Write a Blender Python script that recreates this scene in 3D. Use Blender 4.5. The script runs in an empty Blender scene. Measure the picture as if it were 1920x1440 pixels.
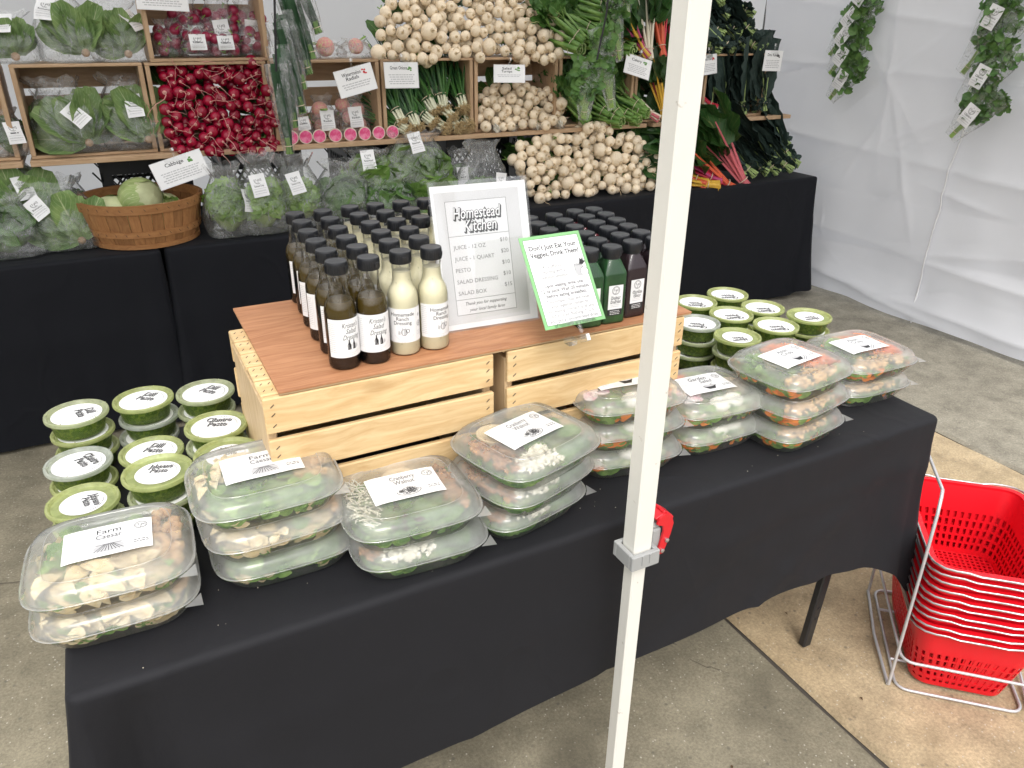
import bpy, math, random
from mathutils import Matrix, Vector, Euler, noise
SC = bpy.context.scene
COL = SC.collection
PI = math.pi
rad = math.radians
# ---------------------------------------------------------------- camera, sky, sun, exposure
T = 0.74                      # height of both table tops
cam_d = bpy.data.cameras.new('camera'); cam = bpy.data.objects.new('camera', cam_d); COL.objects.link(cam)
cam_d.sensor_width = 36.0; cam_d.lens = 1425.43 / 1920 * 36.0; cam_d.clip_end = 300; cam_d.clip_start = 0.02
yaw, pitch, roll = rad(27.8102), rad(25.9457), rad(0.6483)
fw = Vector((math.sin(yaw) * math.cos(pitch), math.cos(yaw) * math.cos(pitch), -math.sin(pitch)))
rt = Vector((math.cos(yaw), -math.sin(yaw), 0)); up = rt.cross(fw)
r2 = rt * math.cos(roll) + up * math.sin(roll); u2 = up * math.cos(roll) - rt * math.sin(roll)
mw = Matrix((r2, u2, -fw)).transposed().to_4x4(); mw.translation = Vector((-0.1761, -1.1322, 0.8571 + T))
cam.matrix_world = mw
SC.camera = cam
world = bpy.data.worlds.new('World'); SC.world = world; world.use_nodes = True
wn = world.node_tree; wn.nodes.clear()
sky = wn.nodes.new('ShaderNodeTexSky'); sky.sky_type = 'NISHITA'; sky.sun_disc = False
SUN_EL, SUN_AZ = rad(52), rad(200)
sky.sun_elevation = SUN_EL; sky.sun_rotation = SUN_AZ; sky.air_density = 1.0; sky.dust_density = 4.0
hs = wn.nodes.new('ShaderNodeHueSaturation'); hs.inputs['Saturation'].default_value = 0.20
bg = wn.nodes.new('ShaderNodeBackground'); bg.inputs['Strength'].default_value = 0.15
wo = wn.nodes.new('ShaderNodeOutputWorld')
wn.links.new(sky.outputs[0], hs.inputs['Color']); wn.links.new(hs.outputs[0], bg.inputs[0]); wn.links.new(bg.outputs[0], wo.inputs[0])
sun_d = bpy.data.lights.new('sun', 'SUN'); sun_d.energy = 0.55; sun_d.angle = rad(25); sun_d.color = (1, .96, .9)
sun = bpy.data.objects.new('sun', sun_d); COL.objects.link(sun)
sun.rotation_euler = Vector((math.sin(SUN_AZ) * math.cos(SUN_EL), math.cos(SUN_AZ) * math.cos(SUN_EL), math.sin(SUN_EL))).to_track_quat('Z', 'Y').to_euler()
SC.view_settings.view_transform = 'Standard'; SC.view_settings.look = 'None'
SC.view_settings.gamma = 1; SC.view_settings.use_curve_mapping = False
SC.view_settings.exposure = 0.76
SC.render.engine = 'CYCLES'
SC.cycles.transparent_max_bounces = 32; SC.cycles.max_bounces = 10; SC.cycles.transmission_bounces = 8
SC.cycles.use_denoising = True

# ---------------------------------------------------------------- mesh helpers
def P_(p): return (p[0], T + p[1])
class MB:
    def __init__(s): s.v = []; s.f = []; s.m = []; s.uv = []
    def add(s, vs, fs, mat=0, M=None, uvs=None):
        o = len(s.v)
        s.v += [tuple(M @ Vector(v)) for v in vs] if M is not None else [tuple(v) for v in vs]
        s.f += [tuple(i + o for i in f) for f in fs]; s.m += [mat] * len(fs)
        s.uv += list(uvs) if uvs is not None else [(0.5, 0.5)] * len(vs)
        return s
    def join(s, o, M=None, mat=None):
        k = len(s.v)
        s.v += [tuple(M @ Vector(v)) for v in o.v] if M is not None else o.v
        s.f += [tuple(i + k for i in f) for f in o.f]; s.m += o.m if mat is None else [mat] * len(o.m); s.uv += o.uv
        return s
    def mesh(s, name, mats, sm=40):
        me = bpy.data.meshes.new(name); me.from_pydata(s.v, [], s.f)
        for m in (mats if isinstance(mats, (list, tuple)) else [mats]): me.materials.append(m)
        me.polygons.foreach_set('material_index', s.m)
        ul = me.uv_layers.new(name='UVMap')
        li = [0] * len(me.loops); me.loops.foreach_get('vertex_index', li)
        fl = [0.0] * (2 * len(li))
        for i, k in enumerate(li): fl[2 * i], fl[2 * i + 1] = s.uv[k]
        ul.data.foreach_set('uv', fl)
        if sm:
            me.polygons.foreach_set('use_smooth', [True] * len(me.polygons)); me.update()
            if sm < 180: me.set_sharp_from_angle(angle=rad(sm))
        me.update()
        return me
    def obj(s, name, mats, parent=None, sm=40, loc=None, rot=None):
        return link(name, s.mesh(name, mats, sm), parent, loc, rot)

def link(name, me, parent=None, loc=None, rot=None, sc=None):
    o = bpy.data.objects.new(name, me); COL.objects.link(o)
    if parent: o.parent = parent
    if loc is not None: o.location = loc
    if rot is not None: o.rotation_euler = rot
    if sc is not None: o.scale = sc if hasattr(sc, '__len__') else (sc, sc, sc)
    return o
def tag(o, label, cat, group=None, kind=None):
    o['label'] = label; o['category'] = cat
    if group: o['group'] = group
    if kind: o['kind'] = kind
    return o
def thing(name, label, cat, loc=(0, 0, 0), rot=(0, 0, 0), group=None):
    o = link(name, None, None, loc, rot); return tag(o, label, cat, group)
def stuff(o): o['kind'] = 'stuff'; return o
def structure(o): o['kind'] = 'structure'; return o
def dup(root, loc=None, rot=None, label=None, group=None, sc=None, parent=None):
    r = root.copy(); COL.objects.link(r)
    if parent: r.parent = parent
    if loc is not None: r.location = loc
    if rot is not None: r.rotation_euler = rot
    if sc is not None: r.scale = (sc, sc, sc)
    if label: r['label'] = label
    if group: r['group'] = group
    for ch in root.children: dup(ch, parent=r)
    return r
def TR(x=0, y=0, z=0, rx=0, ry=0, rz=0, s=1):
    M = Matrix.Translation((x, y, z)) @ Euler((rx, ry, rz)).to_matrix().to_4x4()
    if s != 1: M = M @ (Matrix.Diagonal((*s, 1)) if hasattr(s, '__len__') else Matrix.Scale(s, 4))
    return M
def aim(origin, d, roll=0.0, upv=(0, 0, 1)):
    """matrix whose local +Y runs along d, local +Z as near upv as can be"""
    y = Vector(d).normalized(); x = y.cross(Vector(upv))
    if x.length < 1e-4: x = Vector((1, 0, 0))
    x.normalize(); z = x.cross(y)
    M = Matrix((x, y, z)).transposed().to_4x4(); M.translation = Vector(origin)
    return M @ Matrix.Rotation(roll, 4, 'Y')

def box(mb, c, s, mat=0, M=None, b=0.0):
    cx, cy, cz = c; hx, hy, hz = s[0] / 2, s[1] / 2, s[2] / 2
    if b <= 0:
        vs = [(cx + i * hx, cy + j * hy, cz + k * hz) for i in (-1, 1) for j in (-1, 1) for k in (-1, 1)]
        fs = [(0, 1, 3, 2), (4, 6, 7, 5), (0, 4, 5, 1), (2, 3, 7, 6), (0, 2, 6, 4), (1, 5, 7, 3)]
        uv = [((v[0] - cx) / s[0] + .5, (v[2] - cz) / s[2] + .5) for v in vs]
        return mb.add(vs, fs, mat, M, uv)
    vs = []; ix = {}
    for i in (-1, 1):
        for j in (-1, 1):
            for k in (-1, 1):
                for a in range(3):
                    p = [i * hx, j * hy, k * hz]
                    for q in range(3):
                        if q != a: p[q] -= (i, j, k)[q] * b
                    ix[i, j, k, a] = len(vs); vs.append((cx + p[0], cy + p[1], cz + p[2]))
    fs = []
    for a in range(3):
        o = [q for q in range(3) if q != a]
        for sg in (-1, 1):
            q = []
            for (e, g) in ((-1, -1), (1, -1), (1, 1), (-1, 1)):
                t = [0, 0, 0]; t[a] = sg; t[o[0]] = e; t[o[1]] = g; q.append(ix[(*t, a)])
            fs.append(tuple(q))
        for e in (-1, 1):
            for g in (-1, 1):
                t1 = [0, 0, 0]; t1[o[0]] = e; t1[o[1]] = g; t1[a] = -1; t2 = list(t1); t2[a] = 1
                fs.append((ix[(*t1, o[0])], ix[(*t2, o[0])], ix[(*t2, o[1])], ix[(*t1, o[1])]))
    for i in (-1, 1):
        for j in (-1, 1):
            for k in (-1, 1): fs.append((ix[i, j, k, 0], ix[i, j, k, 1], ix[i, j, k, 2]))
    # make every face look outwards
    C = Vector((cx, cy, cz)); out = []
    for f in fs:
        a_, b_, c_ = (Vector(vs[q]) for q in f[:3]); n = (b_ - a_).cross(c_ - a_); m = sum((Vector(vs[q]) for q in f), Vector()) / len(f)
        out.append(f if n.dot(m - C) > 0 else f[::-1])
    return mb.add(vs, out, mat, M)

def tube(mb, pts, r, n=6, mat=0, cap=True, M=None, flat=1.0):
    pts = [Vector(p) for p in pts]; N = len(pts); rs = r if hasattr(r, '__len__') else [r] * N
    vs = []; fs = []; ref = None
    for i, p in enumerate(pts):
        t = (pts[min(i + 1, N - 1)] - pts[max(i - 1, 0)]).normalized()
        if ref is None: ref = t.orthogonal().normalized()
        ref = (ref - t * ref.dot(t)); ref = ref.normalized() if ref.length > 1e-6 else t.orthogonal().normalized()
        b = t.cross(ref)
        for k in range(n):
            a = 2 * PI * k / n; vs.append(p + (ref * math.cos(a) + b * math.sin(a) * flat) * rs[i])
    for i in range(N - 1):
        for k in range(n):
            k2 = (k + 1) % n; fs.append((i * n + k, i * n + k2, (i + 1) * n + k2, (i + 1) * n + k))
    if cap: fs += [tuple(range(n))[::-1], tuple((N - 1) * n + k for k in range(n))]
    return mb.add(vs, fs, mat, M)
def lathe(mb, prof, n=24, mat=0, M=None, sh=None, cap0=True, cap1=True):
    vs = []; fs = []; uv = []
    for j, (r, z) in enumerate(prof):
        for k in range(n):
            a = 2 * PI * k / n; q = sh(a) if sh else (math.cos(a), math.sin(a))
            vs.append((r * q[0], r * q[1], z)); uv.append((k / n, j / (len(prof) - 1)))
    for j in range(len(prof) - 1):
        for k in range(n):
            k2 = (k + 1) % n; fs.append((j * n + k, j * n + k2, (j + 1) * n + k2, (j + 1) * n + k))
    if cap0: fs.append(tuple(range(n))[::-1])
    if cap1: fs.append(tuple((len(prof) - 1) * n + k for k in range(n)))
    return mb.add(vs, fs, mat, M, uv)
def grid(mb, nu, nv, fn, mat=0, M=None):
    vs = []; uv = []; fs = []
    for j in range(nv + 1):
        for i in range(nu + 1): vs.append(fn(i / nu, j / nv)); uv.append((i / nu, j / nv))
    w = nu + 1
    for j in range(nv):
        for i in range(nu): fs.append((j * w + i, j * w + i + 1, (j + 1) * w + i + 1, (j + 1) * w + i))
    return mb.add(vs, fs, mat, M, uv)
def ball(mb, r, c=(0, 0, 0), n=10, m=7, mat=0, s=(1, 1, 1), M=None, lump=0.0, seed=0.0):
    vs = []; fs = []
    for j in range(m + 1):
        th = PI * j / m
        for k in range(n):
            a = 2 * PI * k / n; d = Vector((math.sin(th) * math.cos(a), math.sin(th) * math.sin(a), math.cos(th)))
            q = r * (1 + (lump * noise.noise(d * 1.7 + Vector((seed, seed, seed))) if lump else 0))
            vs.append((c[0] + d.x * q * s[0], c[1] + d.y * q * s[1], c[2] + d.z * q * s[2]))
    for j in range(m):
        for k in range(n):
            k2 = (k + 1) % n; fs.append((j * n + k, (j + 1) * n + k, (j + 1) * n + k2, j * n + k2))
    return mb.add(vs, fs, mat, M)
def sqr(e):
    """rounded-square cross section, exponent e"""
    def f(a):
        c, s = math.cos(a), math.sin(a); return (math.copysign(abs(c) ** (2 / e), c), math.copysign(abs(s) ** (2 / e), s))
    return f
def nz(x, y, z=0.0): return noise.noise(Vector((x, y, z)))

# ---------------------------------------------------------------- materials
def nt(name):
    m = bpy.data.materials.new(name); m.use_nodes = True; t = m.node_tree; t.nodes.clear()
    o = t.nodes.new('ShaderNodeOutputMaterial'); return m, t, o
def N(t, typ, **kw):
    n = t.nodes.new(typ)
    for k, v in kw.items():
        if k in n.inputs: n.inputs[k].default_value = v
        else: setattr(n, k, v)
    return n
def L(t, a, b): t.links.new(a, b)
def c4(c): return (*c, 1) if len(c) == 3 else c
def math_n(t, op, a, b=None, c=None):
    n = t.nodes.new('ShaderNodeMath'); n.operation = op
    for i, q in enumerate((a, b, c)):
        if q is None: continue
        if isinstance(q, (int, float)): n.inputs[i].default_value = q
        else: L(t, q, n.inputs[i])
    return n.outputs[0]
def noise_n(t, scale, detail=4, coord='Object', rough=.55, stretch=None):
    tc = N(t, 'ShaderNodeTexCoord'); src = tc.outputs[coord]
    if stretch:
        mp = N(t, 'ShaderNodeMapping'); mp.inputs['Scale'].default_value = stretch; L(t, src, mp.inputs[0]); src = mp.outputs[0]
    n = N(t, 'ShaderNodeTexNoise', Scale=scale, Detail=detail, Roughness=rough); L(t, src, n.inputs['Vector'])
    return n.outputs['Fac']
def ramp(t, fac, stops):
    r = t.nodes.new('ShaderNodeValToRGB'); e = r.color_ramp.elements
    while len(e) < len(stops): e.new(0.5)
    for i, (p, c) in enumerate(stops): e[i].position = p; e[i].color = c4(c) if hasattr(c, '__len__') else (c, c, c, 1)
    L(t, fac, r.inputs[0]); return r.outputs[0]
def mixc(t, fac, a, b, blend='MIX'):
    n = t.nodes.new('ShaderNodeMix'); n.data_type = 'RGBA'; n.blend_type = blend
    for i, q in ((0, fac), (6, a), (7, b)):
        if isinstance(q, (int, float)): n.inputs[i].default_value = q
        elif hasattr(q, '__len__'): n.inputs[i].default_value = c4(q)
        else: L(t, q, n.inputs[i])
    return n.outputs[2]
def mixs(t, fac, a, b):
    n = t.nodes.new('ShaderNodeMixShader')
    if isinstance(fac, (int, float)): n.inputs[0].default_value = fac
    else: L(t, fac, n.inputs[0])
    L(t, a, n.inputs[1]); L(t, b, n.inputs[2]); return n.outputs[0]
def bump_n(t, h, s=.3, d=.01):
    b = N(t, 'ShaderNodeBump', Strength=s, Distance=d); L(t, h, b.inputs['Height']); return b.outputs[0]
def vary(t, col, var, vs, rnd, stretch=None):
    f = noise_n(t, vs, 5, stretch=stretch)
    v = math_n(t, 'MULTIPLY_ADD', f, 2 * var, 1 - var)
    if rnd:
        oi = N(t, 'ShaderNodeObjectInfo'); v = math_n(t, 'MULTIPLY', v, math_n(t, 'MULTIPLY_ADD', oi.outputs['Random'], 2 * rnd, 1 - rnd))
    h = N(t, 'ShaderNodeHueSaturation'); L(t, v, h.inputs['Value'])
    if hasattr(col, '__len__'): h.inputs['Color'].default_value = c4(col)
    else: L(t, col, h.inputs['Color'])
    return h.outputs[0]
def mat(name, col, rough=.5, var=.12, vs=25., bump=0., bs=80., bd=.003, spec=.5, metal=0., rnd=0., stretch=None, sss=0., coat=0., col2=None, c2s=12., c2t=(.45, .6)):
    m, t, o = nt(name); p = N(t, 'ShaderNodeBsdfPrincipled', Roughness=rough, Metallic=metal); p.inputs['Specular IOR Level'].default_value = spec
    c = col
    if col2 is not None: c = mixc(t, ramp(t, noise_n(t, c2s, 5), [(c2t[0], 0.), (c2t[1], 1.)]), col, col2)
    L(t, vary(t, c, var, vs, rnd, stretch), p.inputs['Base Color'])
    if bump: L(t, bump_n(t, noise_n(t, bs, 4, stretch=stretch), bump, bd), p.inputs['Normal'])
    if sss: p.inputs['Subsurface Weight'].default_value = sss; p.inputs['Subsurface Radius'].default_value = (.01, .008, .005)
    if coat: p.inputs['Coat Weight'].default_value = coat
    L(t, p.outputs[0], o.inputs[0]); return m
def clear(name, haze=.08, hv=.6, hs=30., gloss=.5, rough=.08, tint=(1, 1, 1), hcol=(.85, .87, .88), bump=0., bs=40., trl=.5, base=.04, streak=0., glint_s=9.):
    """thin clear plastic film: lets light straight through, a little milky, glossy at a slant"""
    m, t, o = nt(name)
    tr = N(t, 'ShaderNodeBsdfTransparent', Color=c4(tint)); df = N(t, 'ShaderNodeBsdfDiffuse', Color=c4(hcol)); tl = N(t, 'ShaderNodeBsdfTranslucent', Color=c4(hcol))
    gl = N(t, 'ShaderNodeBsdfAnisotropic', Roughness=rough)
    if bump:
        b = bump_n(t, noise_n(t, bs, 3), bump, .01)
        L(t, b, gl.inputs['Normal'])
    f = noise_n(t, hs, 5); hz0 = math_n(t, 'MULTIPLY', ramp(t, f, [(.5 - hv * .4, 1 - hv), (.5 + hv * .35, 1 + 0.)]), haze)
    hz = hz0
    if streak:  # milky ridge lines: wrinkle highlights painted into the haze
        rg = math_n(t, 'ABSOLUTE', math_n(t, 'SUBTRACT', noise_n(t, glint_s, 3), .5)); rg2 = math_n(t, 'ABSOLUTE', math_n(t, 'SUBTRACT', noise_n(t, glint_s * 2.3, 2, stretch=(1.6, 1, .5)), .5))
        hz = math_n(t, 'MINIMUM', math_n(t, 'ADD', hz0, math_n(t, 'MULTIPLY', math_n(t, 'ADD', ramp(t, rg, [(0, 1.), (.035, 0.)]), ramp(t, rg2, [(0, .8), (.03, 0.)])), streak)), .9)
    milky = mixs(t, trl, df.outputs[0], tl.outputs[0])
    a = mixs(t, hz, tr.outputs[0], milky)
    lw = N(t, 'ShaderNodeLayerWeight', Blend=.18)
    if bump: L(t, b, lw.inputs['Normal'])
    fr = math_n(t, 'MINIMUM', math_n(t, 'MULTIPLY_ADD', lw.outputs['Fresnel'], gloss, base), .8)
    L(t, mixs(t, fr, a, gl.outputs[0]), o.inputs[0]); return m
def leafmat(name, dark, light, rib=(.5, .6, .35), ribw=.05, rough=.45, bump=.5, bs=60., veins=.35, trl=.25, rnd=.15, ns=14., spec=.4):
    m, t, o = nt(name); p = N(t, 'ShaderNodeBsdfPrincipled', Roughness=rough); p.inputs['Specular IOR Level'].default_value = spec
    uv = N(t, 'ShaderNodeUVMap'); sx = N(t, 'ShaderNodeSeparateXYZ'); L(t, uv.outputs[0], sx.inputs[0])
    au = math_n(t, 'ABSOLUTE', math_n(t, 'SUBTRACT', sx.outputs[0], .5))
    w = math_n(t, 'MULTIPLY_ADD', sx.outputs[1], -ribw * .75, ribw)
    rm = math_n(t, 'SUBTRACT', 1.0, math_n(t, 'SMOOTH_MAX', math_n(t, 'MINIMUM', math_n(t, 'DIVIDE', au, w), 1.0), 0.0, .1))
    vph = math_n(t, 'MULTIPLY_ADD', sx.outputs[1], 7.0, math_n(t, 'MULTIPLY', au, -6.0))
    vt = math_n(t, 'ABSOLUTE', math_n(t, 'SUBTRACT', math_n(t, 'FRACT', vph), .5))
    vm = math_n(t, 'MULTIPLY', math_n(t, 'LESS_THAN', vt, .06), veins)
    c = mixc(t, ramp(t, noise_n(t, ns, 4), [(.35, 0.), (.65, 1.)]), dark, light)
    c = mixc(t, math_n(t, 'MAXIMUM', rm, vm), c, rib)
    c = vary(t, c, .15, 50, rnd)
    L(t, c, p.inputs['Base Color'])
    hgt = math_n(t, 'ADD', noise_n(t, bs, 3), math_n(t, 'MULTIPLY', vm, 1.))
    L(t, bump_n(t, hgt, bump, .004), p.inputs['Normal'])
    tl = N(t, 'ShaderNodeBsdfTranslucent'); L(t, c, tl.inputs[0])
    L(t, mixs(t, trl, p.outputs[0], tl.outputs[0]), o.inputs[0]); return m
def fabric(name, col, trl=.45, bump=.15, bs=300., var=.04, rough=.9, sheen=0.):
    m, t, o = nt(name); c = vary(t, col, var, 3., 0)
    d = N(t, 'ShaderNodeBsdfDiffuse'); tl = N(t, 'ShaderNodeBsdfTranslucent'); L(t, c, d.inputs[0]); L(t, c, tl.inputs[0])
    L(t, bump_n(t, noise_n(t, bs, 2), bump, .002), d.inputs['Normal'])
    L(t, mixs(t, trl, d.outputs[0], tl.outputs[0]), o.inputs[0]); return m
def woodmat(name, col, dark, knots=True, axis=0, rough=.55, rnd=.1):
    m, t, o = nt(name); p = N(t, 'ShaderNodeBsdfPrincipled', Roughness=rough); p.inputs['Specular IOR Level'].default_value = .3
    st = [14, 14, 14]; st[axis] = 1.2
    tc = N(t, 'ShaderNodeTexCoord'); oi = N(t, 'ShaderNodeObjectInfo')
    off = N(t, 'ShaderNodeVectorMath', operation='ADD'); cb = N(t, 'ShaderNodeCombineXYZ')
    for k in range(3): L(t, math_n(t, 'MULTIPLY', oi.outputs['Random'], 13.7 + 5 * k), cb.inputs[k])
    L(t, tc.outputs['Object'], off.inputs[0]); L(t, cb.outputs[0], off.inputs[1])
    wob = N(t, 'ShaderNodeTexNoise', Scale=5.0, Detail=2.0); L(t, off.outputs[0], wob.inputs['Vector'])
    wa = N(t, 'ShaderNodeVectorMath', operation='MULTIPLY_ADD'); L(t, wob.outputs['Color'], wa.inputs[0]); wa.inputs[1].default_value = (.05, .05, .05); L(t, off.outputs[0], wa.inputs[2])
    mp = N(t, 'ShaderNodeMapping'); mp.inputs['Scale'].default_value = st; L(t, wa.outputs[0], mp.inputs[0])
    g = N(t, 'ShaderNodeTexNoise', Scale=6.0, Detail=6.0, Roughness=.6, Distortion=.6); L(t, mp.outputs[0], g.inputs['Vector'])
    fac = ramp(t, g.outputs['Fac'], [(.35, 0.), (.7, 1.)])
    c = mixc(t, fac, col, dark)
    if knots:
        vo = N(t, 'ShaderNodeTexVoronoi', Scale=1.0); mp2 = N(t, 'ShaderNodeMapping'); s2 = [14, 14, 14]; s2[axis] = 6; mp2.inputs['Scale'].default_value = s2
        L(t, wa.outputs[0], mp2.inputs[0]); L(t, mp2.outputs[0], vo.inputs['Vector'])
        k = math_n(t, 'MULTIPLY', ramp(t, vo.outputs['Distance'], [(.10, 1.), (.30, 0.)]), ramp(t, vo.outputs['Color'], [(.45, 0.), (.5, 1.)]))
        c = mixc(t, math_n(t, 'MULTIPLY', k, .75), c, (dark[0] * .45, dark[1] * .32, dark[2] * .22))
    c = vary(t, c, .08, 6, rnd); L(t, c, p.inputs['Base Color'])
    L(t, bump_n(t, g.outputs['Fac'], .25, .002), p.inputs['Normal'])
    L(t, p.outputs[0], o.inputs[0]); return m
def concrete(name, base, warm, seed):
    m, t, o = nt(name); p = N(t, 'ShaderNodeBsdfPrincipled', Roughness=.85); p.inputs['Specular IOR Level'].default_value = .25
    big = ramp(t, noise_n(t, 1.6 + seed * .1, 6, rough=.62), [(.32, 0.), (.68, 1.)])
    c = mixc(t, big, base, warm)
    mid = ramp(t, noise_n(t, 7, 6, rough=.7), [(.3, .6), (.7, 1.1)])
    c = mixc(t, 1.0, c, mid, 'MULTIPLY')
    fine = ramp(t, noise_n(t, 130, 4, rough=.7), [(.35, .72), (.65, 1.15)])
    c = mixc(t, .85, c, fine, 'MULTIPLY')
    tc = N(t, 'ShaderNodeTexCoord'); vo = N(t, 'ShaderNodeTexVoronoi', Scale=85.); L(t, tc.outputs['Object'], vo.inputs['Vector'])
    sp = math_n(t, 'MULTIPLY', ramp(t, vo.outputs['Distance'], [(.12, 1.), (.22, 0.)]), ramp(t, vo.outputs['Color'], [(.62, 0.), (.66, 1.)]))
    c = mixc(t, math_n(t, 'MULTIPLY', sp, .6), c, (.62, .58, .5))
    vo2 = N(t, 'ShaderNodeTexVoronoi', Scale=40.); L(t, tc.outputs['Object'], vo2.inputs['Vector'])
    sp2 = math_n(t, 'MULTIPLY', ramp(t, vo2.outputs['Distance'], [(.1, 1.), (.25, 0.)]), ramp(t, vo2.outputs['Color'], [(.7, 0.), (.72, 1.)]))
    c = mixc(t, math_n(t, 'MULTIPLY', sp2, .5), c, (.09, .085, .075))
    st = ramp(t, noise_n(t, 2.7 + seed, 3, rough=.5), [(.58, 0.), (.72, 1.)])
    c = mixc(t, math_n(t, 'MULTIPLY', st, .55), c, (base[0] * .45, base[1] * .45, base[2] * .45))
    L(t, c, p.inputs['Base Color'])
    h = math_n(t, 'ADD', noise_n(t, 110, 5, rough=.7), math_n(t, 'MULTIPLY', noise_n(t, 9, 3), 1.2))
    L(t, bump_n(t, h, .5, .004), p.inputs['Normal']); L(t, p.outputs[0], o.inputs[0]); return m

MT = {}
INK = mat('black_ink', (.02, .02, .022), .6, 0); GREY = mat('grey_ink', (.22, .22, .23), .7, 0); LGREY = mat('pale_grey_ink', (.48, .48, .49), .7, 0)
PAPER = mat('white_paper', (.80, .80, .80), .55, .02, rnd=.03); PGREY = mat('grey_printed_paper', (.60, .60, .605), .55, .03)
REDINK = mat('red_ink', (.6, .05, .06), .6, .1); GRINK = mat('green_ink', (.10, .28, .05), .6, .1); WINK = mat('white_ink', (.82, .82, .82), .6, 0)
BLACKCAP = mat('black_cap_plastic', (.010, .011, .014), .30, .1, bump=.1, bs=200, spec=.6)
def clothmat(name, col, spec):
    m = mat(name, col, .72, .14, 5, spec=spec); t = m.node_tree; p = [n for n in t.nodes if n.type == 'BSDF_PRINCIPLED'][0]
    w = noise_n(t, 420, 2); s1 = noise_n(t, 5.5, 3, stretch=(1, .6, .45), rough=.45); rg = ramp(t, math_n(t, 'ABSOLUTE', math_n(t, 'SUBTRACT', noise_n(t, 2.6, 2, stretch=(1, 1, .8)), .5)), [(0, 1.), (.03, 0.)])
    h = math_n(t, 'ADD', math_n(t, 'MULTIPLY', w, .02), math_n(t, 'ADD', math_n(t, 'MULTIPLY', s1, 1.0), math_n(t, 'MULTIPLY', rg, .10)))
    L(t, bump_n(t, h, .55, .02), p.inputs['Normal']); p.inputs['Sheen Weight'].default_value = .03; p.inputs['Sheen Roughness'].default_value = .4; return m
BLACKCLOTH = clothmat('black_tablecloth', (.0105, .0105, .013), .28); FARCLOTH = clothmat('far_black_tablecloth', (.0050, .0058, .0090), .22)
BLACKCRATE = mat('black_crate_plastic', (.010, .011, .013), .45, .1)
PINE = woodmat('pale_pine', (.69, .51, .28), (.55, .355, .165), axis=0)
PINEY = woodmat('pale_pine_end', (.68, .51, .31), (.56, .38, .20), axis=2)
SHELFW = woodmat('shelf_pine', (.50, .345, .215), (.38, .245, .14), knots=False, axis=0)
SHELFZ = woodmat('shelf_pine_upright', (.50, .345, .215), (.38, .245, .14), knots=False, axis=2)
LUAN = woodmat('red_brown_plywood', (.47, .23, .115), (.32, .135, .062), knots=False, axis=0, rough=.5, rnd=0)
PLYEDGE = mat('plywood_edge', (.42, .28, .15), .7, .25, 60, stretch=(1, 1, 40))
STEEL = mat('zinc_steel', (.55, .55, .55), .35, .1, metal=.9)
GALV = mat('grey_wire', (.55, .55, .56), .42, .12, 60, metal=.35)
WHITEPAINT = mat('white_painted_steel', (.74, .725, .665), .34, .06, 8, bump=.08, bs=300, col2=(.46, .42, .35), c2s=42, c2t=(.68, .74))
GREYPL = mat('grey_moulded_plastic', (.34, .345, .34), .5, .06, bump=.08, bs=300)
REDPL = mat('red_moulded_plastic', (.62, .012, .022), .35, .06, spec=.5)
BASKETRED = mat('red_basket_plastic', (.72, .006, .016), .38, .05, spec=.45)
FILM = clear('clear_bag_film', .15, .75, 22, .60, .14, hcol=(.93, .95, .95), bump=1., bs=24, base=.05, streak=.16, glint_s=8.)
PET = clear('clear_pet_tray', .12, .5, 30, .6, .07)
LID = clear('misted_clear_lid', .46, .65, 13, .75, .09, hcol=(.90, .91, .89))
ACRYL = clear('clear_acrylic', .02, .2, 30, .6, .04)
BOTTLEPL = clear('clear_bottle_plastic', .008, .2, 30, .9, .02, base=.025)
RIM = clear('lid_rim_painted_glint', .55, .4, 30, .7, .10, hcol=(.86, .87, .87), base=.10)  # whitish haze stands in for glints along lid rims and ridges
BAND = mat('rubber_band', (.62, .52, .38), .6, .1)
TENT = fabric('white_tent_fabric', (.79, .80, .835), .38); TENTB = fabric('back_wall_fabric_painted_glow', (.96, .97, .985), .94)  # back wall paler and more translucent: backlit glow put into its colour
ROOFM = fabric('white_roof_fabric', (.93, .93, .92), .80)
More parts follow.
